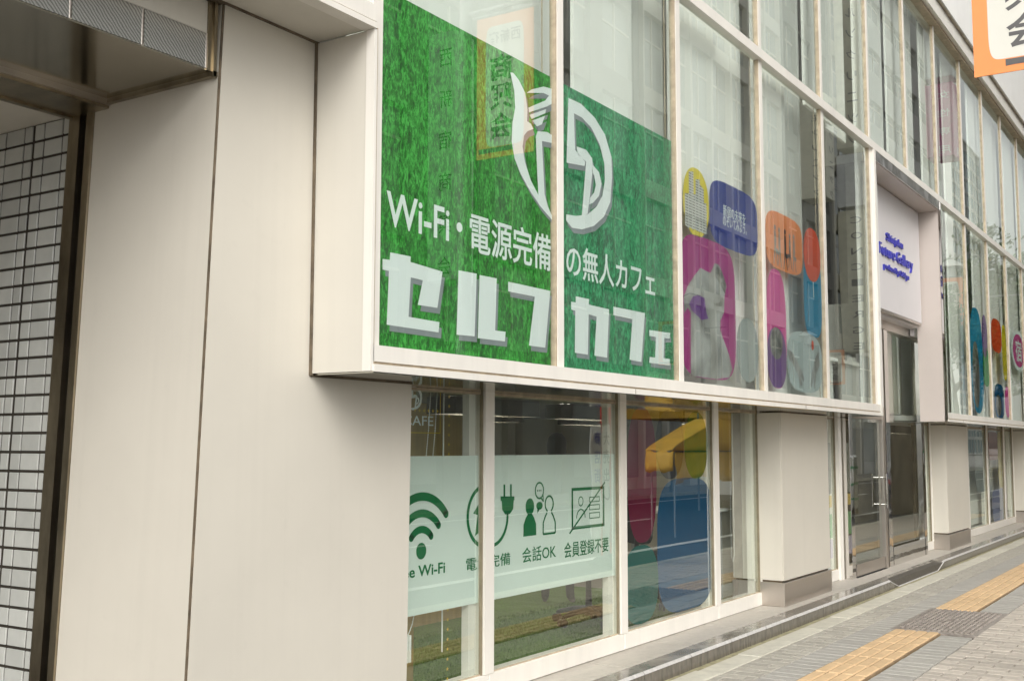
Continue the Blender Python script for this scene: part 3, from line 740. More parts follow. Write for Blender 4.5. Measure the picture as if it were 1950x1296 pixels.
# --- columns
def column(x0, x1):
    c = MB().box(x0+.02, x1-.02, .40, .9, LAND, 2.05).build('column', M['joint'], bld)
    MB().box(x0, x0+.03, .385, .80, .372, 2.042).build('wall_panel', M['cream'], c)
    MB().box(x0+.010, x1, .374, .384, .372, 2.042).build('wall_panel', M['cream'], c)
    MB().box(x1-.03, x1-.001, .386, .80, .372, 2.042).build('wall_panel', M['cream'], c)
    MB().box(x0-.004, x1+.006, .366, .85, LAND+.002, .352).build('plinth', M['steel'], c, .003)
    MB().box(x0-.002, x1+.002, .37, .40, 2.043, 2.050).build('joint_sealant', M['joint'], c)
    return c
column(6.72, 8.235); column(14.17, 15.76); column(21.64, 23.2)
# --- shopfronts at ground level
def shopfront(x0, x1, muls, name='shopfront'):
    rail = MB(); ed = [x0]+[m for m in muls]+[x1]
    sf = MB().box(x0, x1, .64, .76, LAND, LAND+.03).build(name, M['white_frame'], bld)
    for a, b_ in zip(ed[:-1], ed[1:]):
        MB().box(a+.004, b_-.004, .604, .735, LAND+.004, .243).build('bottom_rail', M['white_frame'], sf, .003)
        MB().box(a, b_, .641, .648, .235, 2.055).build('pane', M['glass'], sf)
        MB().box(a+.05, b_, .628, .640, .243, .25).build('gasket', M['gasket'], sf)
        MB().box(b_-.145, b_-.075, .668, .72, .243, 2.055).build('stile', M['white_frame'], sf)
        MB().box(b_-.066, b_-.056, .618, .640, .243, 2.055).build('gasket', M['olive_seal'], sf)
        MB().box(a, b_, .632, .74, 2.035, 2.052).build('head_rail', M['gasket'], sf)
    for m_ in muls+([x1] if name == 'shopfront' else []):
        MB().box(m_-.055, m_+.05, .60, .74, .2455, 2.054).build('mullion', M['white_frame'], sf)
    return sf
shopfront(.70, 6.78, [1.845, 3.735, 5.615])
shopfront(8.24, 9.36, [])
shopfront(13.35, 14.2, [])
shopfront(15.76, 21.66, [16.95, 18.8, 20.6])
box('window_post', 9.30, 9.42, .58, .74, LAND, 2.055, 'white_frame', bld)
# --- entrance doors, polished stainless
ent = MB().box(9.42, 13.3, .47, .62, 3.28, 3.40).build('entrance_screen', M['steel'], bld)
def post(xa, xb, y0=.47, y1=.60, z1=3.28, m='mirror'): MB().box(xa, xb, y0, y1, LAND, z1).build('door_post', M[m], ent, .004)
post(9.46, 9.60, .49); post(10.98, 11.10, .49, m='steel'); post(11.12, 11.30, .48, .59); post(13.12, 13.28, .49)
MB().box(9.64, 10.98, .50, .58, 2.06, 2.13).build('door_head', M['steel'], ent)
MB().box(9.66, 10.96, .53, .545, .17, 2.06).build('pane', M['glass'], ent); MB().box(9.64, 10.98, .53, .545, 2.13, 3.28).build('pane', M['glass'], ent)
MB().box(11.36, 13.16, .53, .545, .30, 3.28).build('pane', M['glass'], ent)
MB().box(9.66, 10.96, .50, .57, LAND+.012, .27).build('door_kick_plate', M['steel'], ent); MB().box(11.36, 13.16, .49, .58, LAND, .36).build('door_kick_plate', M['mirror'], ent)
MB().box(9.64, 10.98, .48, .60, LAND, LAND+.008).build('door_track', M['black'], ent)
MB().tube([(10.9, .44, .9), (10.9, .44, 1.35)], .014).tube([(10.9, .44, .95), (10.9, .52, .95)], .008).tube([(10.9, .44, 1.3), (10.9, .52, 1.3)], .008).build('door_handle', M['mirror'], ent)
MB().box(9.44, 13.3, .80, .9, 2.2, 3.4).build('transom_wall', M['in_wall'], ent); MB().box(12.48, 13.3, .40, .46, 3.3, 5.1).build('transom_wall', M['sign_white'], ent)
# --- interiors
box('interior_floor', .70, 40, .76, 7, LAND-.1, LAND+.004, 'in_floor', bld)
box('interior_floor', -.08, 9.06, .06, 8, 2.10, 2.18, 'in_grey', bld)
box('interior_floor', 13.4, 41, .06, 8, 2.10, 2.18, 'in_grey', bld)
box('interior_back_wall', .70, 9.3, 5.2, 5.4, LAND, 2.10, 'in_wall', bld)
box('interior_back_wall', 9.3, 40, 3.4, 3.6, LAND, 5.2, 'in_wall', bld)
box('interior_partition', 9.2, 9.3, .76, 5.4, LAND, 2.10, 'in_wall', bld); box('interior_partition', .60, .71, .76, 5.4, LAND, 2.10, 'in_dark', bld)
box('interior_ceiling', .7, 9.3, .76, 5.3, 2.085, 2.099, 'in_dark', bld)
box('interior_column', 6.9, 8.1, .9, 1.5, LAND, 2.08, 'in_wall', bld)
x = 3.75
# blinds and boards behind the upper glass
k = 0; x = -7.9
while x < 41:
    wv = (.86, .72, .94, .80)[k % 4]; yv = (.15, .24, .18, .27)[k % 4]
    z0 = 5.3 if (7.2 < x+wv/2 < 9.06 or 9.0 <= x < 12.4) else (3.8 if x < 0 else 2.185)
    box('blind_panel', x, x+wv, yv, yv+.03, z0, 7.88, ('in_white', 'in_grey', 'in_white', 'in_white')[k % 4] if k % 3 else 'in_white', bld); x += wv+.01; k += 1
box('upper_back_wall', -.08, 41, 1.8, 1.9, 2.2, 8.0, 'in_white', bld); box('upper_back_wall', -8, -.08, 1.8, 1.9, 3.8, 8.0, 'in_white', bld); box('upper_ceiling', -8, 41, .1, 1.8, 7.93, 7.98, 'in_white', bld)
box('display_wall', 7.22, 9.0, .95, 1.0, 2.2, 5.2, 'in_white', bld)
# --- lit ceiling tubes of the cafe, then added fill lights farther along
M['tube'] = newmat('cafe_and_fill_tube_glow')[0]; M['tube'].node_tree.nodes['Principled BSDF'].inputs['Emission Color'].default_value = (1, .93, .8, 1); M['tube'].node_tree.nodes['Principled BSDF'].inputs['Emission Strength'].default_value = 60
for X in (1.6, 3.4, 5.2, 7.6):
    for Y in (1.7, 3.0):
        f = MB().box(X-.6, X+.6, Y-.14, Y-.12, 1.95, 2.084).box(X-.6, X+.6, Y+.12, Y+.14, 1.95, 2.084).box(X-.62, X-.6, Y-.14, Y+.14, 1.95, 2.084).box(X+.6, X+.62, Y-.14, Y+.14, 1.95, 2.084).build('ceiling_and_fill_light', M['in_dark'], bld); MB().tube([(X-.56, Y, 2.06), (X+.56, Y, 2.06)], .018, 8).build('cafe_and_fill_tube', M['tube'], f)
for X in (10.4, 12.6, 17.6, 19.6):  # added fill lights that brighten the lobby and far shop, no lamps known there
    zc = 3.1 if X < 13 else 2.085; f = MB().box(X-.6, X+.6, 1.86, 1.88, zc-.13, zc).box(X-.6, X+.6, 2.12, 2.14, zc-.13, zc).box(X-.62, X-.6, 1.86, 2.14, zc-.13, zc).box(X+.6, X+.62, 1.86, 2.14, zc-.13, zc).box(X-.6, X+.6, 1.88, 2.12, zc, zc+.01).build('ceiling_and_fill_light', M['in_dark'], bld); MB().tube([(X-.56, 2.0, zc-.03), (X+.56, 2.0, zc-.03)], .018, 8).build('cafe_and_fill_tube', M['tube'], f)
# --- cafe interior details fixed to the building
box('ochre_curtain', 1.62, 1.82, 1.2, 1.25, LAND, 2.08, 'in_ochre', bld); box('ochre_wall', 3.0, 4.35, 2.6, 2.68, LAND, 2.08, 'in_ochre', bld)
box('wall_cabinet', 1.2, 2.9, 3.4, 3.9, LAND, 2.08, 'in_dark', bld); box('dark_column', 5.3, 5.75, 3.3, 3.7, LAND, 2.08, 'in_dark', bld)
for k in range(5): box('wall_panel', 6.1+k*.62, 6.70+k*.62, 5.14, 5.198, LAND+.02, 2.06, 'in_grey', bld)
tag(box('notice', 5.05, 5.17, 3.29, 3.296, 1.55, 1.95, 'paper'), 'small white paper notice on the dark cafe column', 'notice')
# ================================================================= WINDOW GRAPHICS
FY = .0455
def film_thing(label, loc, group=None): return empty('window_graphic', loc, label=label, cat='window graphic', group=group)
def solid(name, pts, y, m, par, th=.0008): return plate(name, pts, y, m, par, th)
SH = (.024, -.030)
def lettered(name, key, par):
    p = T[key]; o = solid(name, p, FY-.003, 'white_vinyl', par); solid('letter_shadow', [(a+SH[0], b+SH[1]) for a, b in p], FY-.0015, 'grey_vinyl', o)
g1 = film_thing('green grass print film with white logo half and lettering in the leftmost bay pane', (.9, FY, 2.18), 'cafe window graphics')
solid('film_sheet', [(-.005, 2.182), (1.69, 2.182), (1.69, 4.035), (-.005, 4.035)], FY, 'grass_print', g1)
g2 = film_thing('cooler green grass print film with white cup logo half, second bay pane', (2.7, FY, 2.18), 'cafe window graphics')
solid('film_sheet', [(1.792, 2.182), (3.49, 2.182), (3.49, 4.035), (1.792, 4.035)], FY, 'grass_print', g2)
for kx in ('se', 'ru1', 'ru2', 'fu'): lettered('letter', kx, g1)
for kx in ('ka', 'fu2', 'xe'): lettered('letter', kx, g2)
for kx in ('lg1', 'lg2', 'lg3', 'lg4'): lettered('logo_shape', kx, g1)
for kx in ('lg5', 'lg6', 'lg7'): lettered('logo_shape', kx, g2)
wtext('lettering', 'Wi-Fi', T['t_wifi'], FY-.002, 'white_vinyl', g1, .012)
solid('lettering_dot', sup(T['t_dot']), FY-.002, 'white_vinyl', g1)
wtext('lettering', '電源完備', T['t_dengen'], FY-.002, 'white_vinyl', g1, .012)
wtext('lettering', 'の無人カフェ', T['t_no'], FY-.002, 'white_vinyl', g2, .012)
# collage ovals on the next panes
def oval(kx, m, label, n=2.3, x0=None, x1=None, y=FY):
    b = T[kx]; o = solid('window_graphic', clip(sup(b, n), x0, x1), y, m, None)
    return tag(o, label, 'window graphic', 'collage ovals on the glass')
L0, L1, L2 = 3.60, 5.295, 5.40
yo = oval('o_yellow', 'f_yellow', 'yellow oval window graphic with printed grey skyscrapers', 2.2)
b = T['o_yellow']; cx = (b[0]+b[1])/2
for i, (xa, xb, zt) in enumerate(((.03, .11, .58), (.11, .20, .93), (.24, .32, .86), (.30, .40, .74), (.20, .27, .62), (.38, .45, .55))):
    pts = [(b[0]+xa, b[2]+.06), (b[0]+xb, b[2]+.045), (b[0]+xb, b[2]+(b[3]-b[2])*zt), (b[0]+xa, b[2]+(b[3]-b[2])*zt*(.97 if i != 3 else 1.08))]
    solid('printed_tower', pts, FY-.0012-.0002*i, 'towers', yo, .0002)
bl = oval('o_blue', 'f_blue', 'blue rounded window graphic with white Japanese slogan', 4.2)
wtext('lettering', '新宿の未来を', T['t_mirai1'], FY-.002, 'white_vinyl', bl, 0)
wtext('lettering', 'のぞいてみよう。', T['t_mirai2'], FY-.002, 'white_vinyl', bl, 0)
mg = oval('o_magenta', 'f_magenta', 'large magenta window graphic with grey cut-out figure print', 4.5, x0=3.615)
solid('photo_cutout', T['statue'], FY-.0015, 'photo_grey', mg)
solid('photo_gap', T['statue_gap'], FY-.003, 'f_purple', mg); solid('photo_detail', T['statue_bag'], FY-.003, 'photo_dark', mg)
solid('photo_detail', T['statue_legs'], FY-.003, 'photo_dark', mg, .0004)
oval('o_grey', 'f_grey', 'pale grey oval window graphic beside the magenta figure print', 2.2)
og = oval('o_orange', 'f_orange', 'orange rounded window graphic with five walking office workers', 4.0)
def walker(cx, z0, z1, par, flip):
    h = z1-z0; q = []
    f = -1 if flip else 1
    body = [(0.0, .86), (.07, .84), (.10, .72), (.11, .50), (.07, .44), (.15, .22), (.24, .03), (.30, .0), (.20, .0), (.06, .26), (.0, .38), (-.05, .22), (-.16, .02), (-.10, .0), (-.22, .0), (-.14, .24), (-.09, .46), (-.10, .70), (-.07, .84)]
    m = MB(); m.prism([(cx+f*a*h*.62, z0+b_*h) for a, b_ in body], (0, FY-.003, 0), *XZ, .0008)
    m.prism(sup((cx-.036*h-.01, cx+.036*h+.01, z0+.86*h, z0+h), 2, 12), (0, FY-.003, 0), *XZ, .0008)
    m.prism([(cx+f*.07*h, z0+.40*h), (cx+f*.17*h, z0+.40*h), (cx+f*.17*h, z0+.29*h), (cx+f*.07*h, z0+.29*h)], (0, FY-.0032, 0), *XZ, .0008)
    return m.build('printed_figure', M[('photo_grey', 'photo_grey', 'f_dark', 'photo_dark', 'photo_grey')[par]], og)
for i in range(5): v = T['walk%d' % i]; walker(v[0], v[1], v[2], i, i % 2)
pk = oval('o_pink', 'f_pink', 'tall pink oval window graphic with purple lower half', 2.8)
solid('photo_detail', sup(T['o_purple'], 2.4), FY-.0015, 'f_purple', pk)
solid('photo_detail', sup((5.56, 5.9, 2.50, 2.80), 2), FY-.0028, 'photo_dark', pk, .0004)
cy = oval('o_cyan', 'f_cyan', 'tall cyan blue window graphic below the red oval', 3.5)
rd = oval('o_red', 'f_red', 'vermilion red oval window graphic above the cyan one', 2.2, y=FY-.002)
solid('balloon_string', stroke((6.83, 3.36), (6.84, 3.2), .02), FY-.004, 'white_vinyl', rd)
pl = oval('o_pale', 'f_pale', 'translucent pale oval window graphic with reaching hands print', 3.0, y=FY-.0006)
solid('photo_hand', [(6.04, 2.62), (6.16, 2.60), (6.30, 2.52), (6.42, 2.44), (6.50, 2.36), (6.47, 2.33), (6.38, 2.39), (6.43, 2.30), (6.39, 2.28), (6.32, 2.38), (6.22, 2.46), (6.04, 2.54)], FY-.002, 'photo_grey', pl)
solid('photo_hand', [(6.95, 2.66), (6.82, 2.56), (6.74, 2.44), (6.68, 2.30), (6.72, 2.29), (6.79, 2.40), (6.78, 2.28), (6.82, 2.28), (6.86, 2.42), (6.98, 2.52)], FY-.002, 'photo_grey', pl)
solid('red_spot', sup((6.74, 6.81, 2.66, 2.76), 2, 16), FY-.002, 'f_red', pl)
# second bay graphics
for kx, m, lb, n in (('r_blue', 'f_cyan', 'tall blue oval window graphic in the far bay', 2.6), ('r_navy', 'f_purple', 'small navy oval window graphic in the far bay', 2.2), ('r_green', 'f_brightgreen', 'small bright green window graphic in the far bay', 2.4), ('r_red', 'f_red', 'red rounded window graphic in the far bay', 3.0),
                     ('r_yel', 'f_yellow', 'narrow yellow window graphic in the far bay', 2.6), ('r_cy', 'f_deepblue', 'deep blue rounded window graphic low in the far bay', 3.4), ('r_crim', 'f_pink', 'pink oval window graphic low in the far bay', 2.4)):
    o = oval(kx, m, lb, n); bb = T[kx]
    cx, cz = (bb[0]+bb[1])/2, (bb[2]+bb[3])/2; a, c = (bb[1]-bb[0])/2, (bb[3]-bb[2])/2
    solid('photo_detail', sup((cx-a*.75, cx+a*.3, cz-c*.9, cz+c*.35), 2.2), FY-.0018, 'photo_dark' if m in ('f_cyan', 'f_deepblue') else m, o)
rc = empty('round_window_sign', (19.4, FY, 3.2), label='round pink and white window sign at the right edge of the far bay', cat='sign')
cb = (18.4, 20.0, 3.15, 3.95); solid('disc', sup(cb, 2), FY, 'white_vinyl', rc); solid('ring', sup((18.56, 19.84, 3.23, 3.87), 2), FY-.0012, 'f_pink', rc)
wtext('lettering', '宿', (18.85, 19.55, 3.34, 3.76), FY-.003, 'white_vinyl', rc, .02)
# frosted band and icons on the cafe windows
GY = .6565
fb = film_thing('pale frosted film band with dark green Wi-Fi and socket icons on the cafe windows', (2.3, GY, .68))
solid('frosted_sheet', [(.71, .695), (3.735, .695), (3.735, 1.639), (.71, 1.639)], GY, 'frost', fb, .0006)
IY = GY-.0022
def ic(name, *polys):
    m = MB()
    for p in polys: m.prism([(.987*a-.0555, .987*c+.022) for a, c in p], (0, IY, 0), *XZ, .0008)  # icon outlines scaled about the camera position onto the nearer film plane
    return m.build(name, M['green_vinyl'], fb)
cx, cz = 1.259, 1.062
ic('wifi_symbol', sup((cx-.05, cx+.05, cz-.05, cz+.05)), arc(cx, cz, .130, .045, 40, 140), arc(cx, cz, .228, .048, 40, 140), arc(cx, cz, .330, .052, 40, 140),
   *[sup((cx+r_*math.cos(R(a))-w_/2, cx+r_*math.cos(R(a))+w_/2, cz+r_*math.sin(R(a))-w_/2, cz+r_*math.sin(R(a))+w_/2), 2, 14) for r_, w_ in ((.13, .045), (.228, .048), (.33, .052)) for a in (40, 140)])
ccx, ccz, cr = 1.945, 1.24, .196
ic('socket_symbol', arc(ccx, ccz, cr, .026, 95, 275, 40), [((a+.0555)/.987-.045, (c-.022)/.987) for a, c in T['bolt']], stroke((1.935, ccz-cr), (2.03, ccz-cr), .026), arc(2.03, ccz-.01, .19, .024, -90, 8, 20),
   [(2.135, 1.362), (2.306, 1.355), (2.306, 1.33), (2.297, 1.33), (2.29, 1.27), (2.25, 1.238), (2.19, 1.238), (2.155, 1.27), (2.148, 1.33), (2.135, 1.33)], stroke((2.18, 1.355), (2.18, 1.44), .02), stroke((2.262, 1.355), (2.262, 1.44), .02))
def bust(cx, zc, zb, fill):
    r_ = .056
    sh = [(cx-.085, zb), (cx+.085, zb), (cx+.083, zb+.08), (cx+.055, zb+.125), (cx+.03, zb+.15), (cx-.03, zb+.15), (cx-.055, zb+.125), (cx-.083, zb+.08)]
    if fill: return [sup((cx-r_, cx+r_, zc-.06, zc+.056), 2.1), sh]
    out = [arc(cx, zc, .056, .014, -65, 245, 30)]
    for a, b_ in zip(sh, sh[1:]+sh[:1]):
        if a != sh[4]: out.append(stroke(a, b_, .014))
    return out
ic('talking_symbol', *bust(2.507, 1.278, 1.073, True), *bust(2.771, 1.285, 1.073, False), arc(2.636, 1.385, .056, .012, -60, 290, 30), stroke((2.655, 1.335), (2.69, 1.305), .012), stroke((2.69, 1.305), (2.685, 1.36), .01),
   sup((2.594, 2.678, 1.25, 1.305), 2.2), [(2.61, 1.262), (2.64, 1.252), (2.605, 1.225)], *[sup((2.606+i*.022, 2.618+i*.022, 1.378, 1.392), 2, 10) for i in range(3)])
ic('member_card_symbol', *[stroke(a, b_, .022) for a, b_ in (((3.095, 1.378), (3.608, 1.378)), ((3.095, 1.09), (3.608, 1.09)), ((3.106, 1.378), (3.106, 1.09)), ((3.597, 1.378), (3.597, 1.09)))], stroke((3.064, 1.054), (3.622, 1.42), .014),
   arc(3.235, 1.285, .034, .008, 0, 359, 24), arc(3.235, 1.16, .065, .009, 0, 180, 20), *[stroke((3.37, z), (3.53, z), .008) for z in (1.31, 1.275, 1.25, 1.215, 1.19, 1.15)], *[stroke((xx, za), (xx, zb), .008) for xx in (3.37, 3.53) for za, zb in ((1.31, 1.275), (1.25, 1.215), (1.19, 1.15))])
words('lettering', 'Free Wi-Fi', T['t_free'], IY, 'green_vinyl', fb, .018)
wtext('lettering', '電源完備', T['t_dg2'], IY, 'green_vinyl', fb, .006)
wtext('lettering', '会話OK', T['t_kaiwa'], IY, 'green_vinyl', fb, .006)
wtext('lettering', '会員登録不要', T['t_kaiin'], IY, 'green_vinyl', fb, .006)
# white cafe logo and gold stars on the first pane
lg = film_thing('white cup logo and cafe lettering with gold stars on the pane beside the pier', (1.15, GY, 1.78))
words('lettering', 'SELF CAFE', (.73, 1.298, 1.823, 1.882), GY-.001, 'white_vinyl', lg)
def small(kx, par):
    s_ = .26; p = [(1.02+(a-1.24)*s_, 1.935+(c-3.52)*s_*1.0) for a, c in T[kx]]; solid('logo_shape', p, GY-.001, 'white_vinyl', par)
for kx in ('lg1', 'lg2', 'lg5', 'lg6', 'lg7'):
    s_ = .17; p = [(1.075+(a-1.88)*s_, 1.985+(c-3.52)*s_) for a, c in T[kx]]; solid('logo_shape', p, GY-.001, 'white_vinyl', lg)
def star(cx, cz, r_): return [(cx+(r_ if i % 2 == 0 else r_*.42)*math.sin(i*math.pi/5), cz+(r_ if i % 2 == 0 else r_*.42)*math.cos(i*math.pi/5)) for i in range(10)]
for i in range(9): solid('star', star(.98+i*.045, 1.915, .013), GY-.001, 'f_gold', lg)
for i in range(30): solid('star', star(1.47, .27+i*.06, .013), GY+.004, 'f_gold', lg)
for a, b_ in (((1.37, 1.78), (1.37, 2.03)), ((.75, 1.78), (1.37, 1.78))): solid('gold_line', stroke(a, b_, .006), GY-.001, 'f_gold', lg)
# translucent ovals on the third cafe pane
for kx, m, lb, n, x0, x1 in (('g_crim', 'f_crimson', 'tall dark crimson oval on the cafe pane beside the frosted band', 2.6, 3.79, None), ('g_char', 'f_charcoal', 'charcoal oval at the top of the cafe pane', 2.2, None, None), ('g_green', 'f_green', 'dark green oval at the top right of the cafe pane', 2.2, None, 5.56),
                             ('g_blue', 'f_deepblue', 'large deep blue rounded shape low on the cafe pane', 3.6, None, 5.56), ('g_teal', 'f_teal', 'dark teal oval low on the cafe pane', 2.4, 3.79, None)):
    b = T[kx]; o = tag(solid('window_graphic', clip(sup(b, n), x0, x1), GY+(.0012 if kx == 'g_blue' else 0), m, None), lb, 'window graphic', 'ovals on the cafe pane')
# pastel shapes on the far ground windows
for kx, m, lb in (('s_grey', 'f_grey', 'grey rounded shape on the far ground window'), ('s_pink', 'f_salmon', 'salmon pink rounded shape on the far ground window'), ('s_yel', 'f_paleyellow', 'pale yellow rounded shape on the far ground window'), ('s_lav', 'f_lav', 'lavender blue rounded shape on the far ground window')):
    tag(solid('window_graphic', sup(T[kx], 5), GY, m, None), lb, 'window graphic', 'pastel shapes on the far ground window')
tag(box('roller_blind', 17.0, 21.5, .80, .81, .26, 2.05, 'in_white'), 'white roller blind drawn behind the far ground windows', 'blind')
# posters beside the entrance
for i, (za, zb, m, lb) in enumerate(((.98, 1.12, 'poster_y', 'yellow poster strip on the narrow pane beside the entrance'), (.62, .90, 'poster_g', 'green poster on the narrow pane beside the entrance'), (.38, .60, 'poster_l', 'lilac poster lowest on the narrow pane beside the entrance'), (1.14, 1.75, 'photo_grey', 'tall monochrome poster on the narrow pane beside the entrance'))):
    tag(box('poster', 8.62, 9.24, GY, GY+.002, za, zb, m), lb, 'poster', 'posters beside the entrance')

# ================================================================= SIGNS AND BANNERS
sg = empty('shop_sign', (10.9, .27, 3.45), label='white sign board with raised blue lettering above the glass entrance', cat='sign')
MB().box(9.08, 12.39, .27, .335, 3.46, 5.075).build('board', M['sign_white'], sg, .004)
MB().box(9.08, 12.39, .275, .34, 3.43, 3.458).build('bottom_trim', M['steel'], sg)
wtext('lettering', 'Shinjuku', T['t_sh1'], .245, 'sign_blue', sg, .002, .025)
words('lettering', 'Future Gallery', T['t_sh2'], .245, 'sign_blue', sg, .002, .025)
words('lettering', 'produced by Odakyu', T['t_sh3'], .245, 'sign_blue', sg, 0, .025)
NX = ((0, -1, 0), (0, 0, 1), (-1, 0, 0))       # a face that looks along -X
PX = ((0, 1, 0), (0, 0, 1), (1, 0, 0))
def banner(label, X, yr, z0, W, H):
    """cloth banner across the street axis; yr is its +Y edge"""
    e = empty('street_banner', (X, yr-W/2, z0), label=label, cat='banner', group='orange street banners')
    nseg = 10; m = MB()
    cl = MB().box(X-.006, X+.006, yr-W, yr, z0, z0+H).build('cloth', M['orange'], e)
    mgn = .165*W; bb = (-(yr-mgn), -(yr-W+mgn*.9), z0+.15*H, z0+H-.06*H)
    for sgn, (rv, uv, nv) in ((1, NX), (-1, PX)):
        xf = X-.0068*sgn
        pts = sup((mgn, W-mgn, .075*H, .93*H), 9, 48) ; O = (xf, yr, z0) if sgn > 0 else (xf, yr-W, z0)
        MB().prism(pts, O, rv, uv, nv, .0004).build('white_panel', M['banner_white'], e)
        O2 = Vector(O)+Vector(nv)*.0012
        for i, ch in enumerate('西新宿'): text('lettering', ch, O2+Vector(rv)*(W*(.22+.19*i))+Vector(uv)*(H*.80), rv, uv, nv, W*.17, H*.09, 'ink', e, .01, .0004)
        for i, ch in enumerate('商興会'): text('lettering', ch, O2+Vector(rv)*(W*.36)+Vector(uv)*(H*(.535-.205*i)), rv, uv, nv, W*.40, H*.185, 'ink', e, .02, .0004)
        text('stripe', 'ー', O2+Vector(rv)*(W*.34)+Vector(uv)*(H*.035), rv, uv, nv, W*.62, H*.036, 'ink', e, .05, .0004)
    MB().tube([(X, yr-W-.05, z0+H+.02), (X, yr+.05, z0+H+.02)], .015).build('hanging_rod', M['pole'], e)
    return e
def lamp(label, X, Y, H=7.6, sd=-1):
    e = empty('street_lamp', (X, Y, 0), label=label, cat='street lamp', group='hat shaped street lamps'); e['_local'] = 1
    z = 0
    MB().tube([(0, 0, 0), (0, 0, H)], [.09, .055], 12).build('post', M['pole'], e, smooth=True)
    MB().lathe([(0.001, 0), (.16, 0), (.14, .25), (.09, .32), (.001, .32)], (0, 0, 0)).build('base', M['pole'], e, smooth=True)
    MB().tube([(0, 0, 6.02), (0, .95, 6.02)], .022).build('cross_arm', M['pole'], e)
    MB().lathe([(.001, .30), (.10, .28), (.42, .08), (.44, .05), (.40, .04), (.20, .06), (.001, .06)], (0, sd*.9, 6.9), 24).build('lamp_shade', M['lamp_shade'], e, smooth=True)
    MB().lathe([(.001, -.36), (.15, -.34), (.17, -.05), (.15, .06), (.001, .06)], (0, sd*.9, 6.9), 16).build('lamp_globe', M['lamp_white'], e, smooth=True)
    MB().tube([(0, 0, 7.2), (0, sd*.5, 7.35), (0, sd*.9, 7.2)], .025).build('lamp_arm', M['pole'], e)
    return e
lamp('grey street lamp post carrying the banner at the upper right', 4.68, -2.78)
banner('orange and white street banner cut by the top right corner', 4.65, -1.95, 4.50, .66, 1.42)
lamp('grey street lamp post mirrored in the far bay', 30.2, -2.52); banner('orange and white street banner mirrored in the far bay', 30.0, -3.05, 5.0, .72, 1.62)
lamp('grey street lamp post across the road', 33.9, -12.9); banner('orange and white street banner across the road', 33.5, -13.6, 4.7, .86, 1.62)
lamp('second grey street lamp post across the road', 48, -12.7); banner('second orange and white street banner across the road', 47.9, -11.9, 4.6, .80, 1.62)
lamp('third grey street lamp post farther across the road', 66, -12.7)

# ================================================================= CAFE CONTENTS
turf = tag(box('artificial_turf', .72, 6.9, .765, 4.4, LAND+.004, LAND+.018, 'turf'), 'green artificial turf on the cafe floor behind the glass', 'turf', kind='stuff')
tb = MB(); rng = random.Random(3)
for i in range(16000):
    X, Y = rng.uniform(1.0, 6.6), .78+1.5*rng.random()**1.6; h = rng.uniform(.015, .032); a = rng.uniform(0, 6.28); dx, dy = .003*math.cos(a), .003*math.sin(a); tx, ty = rng.uniform(-.012, .012), rng.uniform(-.012, .012)
    tb.face([(X-dx, Y-dy, LAND+.018), (X+dx, Y+dy, LAND+.018), (X+tx, Y+ty, LAND+.018+h)])
tag(tb.build('turf_blades', M['turf'], turf), kind='stuff')
def office_chair(label, loc, rz):
    e = empty('office_chair', (0, 0, 0), label=label, cat='chair', group='black office chairs in the cafe'); e['_local'] = 1
    base = MB()
    for k in range(5):
        a = k*2*math.pi/5; c, s_ = math.cos(a), math.sin(a)
        base.tube([(0, 0, .13), (.15*c, .15*s_, .12), (.31*c, .31*s_, .085)], [.035, .028, .018], 8)
    base.tube([(0, 0, .08), (0, 0, .16)], .04, 12); b_ = base.build('star_base', M['plastic_black'], e, smooth=True)
    for k in range(5):
        a = k*2*math.pi/5; c, s_ = math.cos(a), math.sin(a); x_, y_ = .32*c, .32*s_
        cst = MB()
        for o_ in (-.017, .017):
            p, q = Vector((x_-s_*(o_-.012), y_+c*(o_-.012), .036)), Vector((x_-s_*(o_+.012), y_+c*(o_+.012), .036)); cst.tube([p, q], .036, 14)
        cst.tube([(x_, y_, .04), (x_, y_, .09)], .010, 8); cst.build('caster', M['plastic_black'], e)
    MB().tube([(0, 0, .15), (0, 0, .45)], [.03, .022], 10).build('gas_lift', M['plastic_black'], e, smooth=True)
    MB().prism(sup((-.25, .25, -.24, .24), 4, 28), (0, 0, .52), (1, 0, 0), (0, 1, 0), (0, 0, 1), .07).build('seat', M['plastic_black'], e, .012)
    MB().prism(sup((-.22, .22, .62, 1.08), 4, 28), (0, .25, 0), *XZ, .05).build('backrest', M['plastic_black'], e, .01)
    MB().tube([(0, .15, .46), (0, .28, .5), (0, .29, .72)], .022, 8).build('back_arm', M['plastic_black'], e)
    for s_ in (-1, 1): MB().tube([(s_*.26, .12, .5), (s_*.29, .1, .68), (s_*.29, -.12, .7)], .016, 8).build('armrest', M['plastic_black'], e)
    e.location = loc; e.rotation_euler = (0, 0, rz); return e
office_chair('black office chair whose casters show below the frosted film', (4.62, 1.42, LAND+.02), .35)
office_chair('black office chair behind the blue shape on the third pane', (5.95, 1.35, LAND+.02), 1.1)
tbl = empty('work_table', (6.4, 1.4, LAND), label='white work table standing behind the fourth cafe pane', cat='table')
MB().box(6.05, 6.85, 1.0, 1.8, LAND+.92, LAND+.95).build('table_top', M['in_white'], tbl)
for X in (6.12, 6.78):
    for Y in (1.06, 1.74): MB().tube([(X, Y, LAND+.02), (X, Y, LAND+.92)], .018).build('leg', M['pole'], tbl)
def cord(name, label, pts, rad, m='cord_white', cat='cord', beads=0):
    c = MB().tube(pts, rad, 6).build(name, M[m]); tag(c, label, cat)
    if beads:
        b_ = MB(); P = [Vector(p) for p in pts]
        for a, e_ in zip(P[:-1], P[1:]):
            n = max(1, int((e_-a).length/beads))
            for i in range(n): q = a.lerp(e_, i/n); b_.lathe([(.0005, -.005), (.005, 0), (.0005, .005)], q, 6)
        b_.build('beads', M[m], c)
    return c
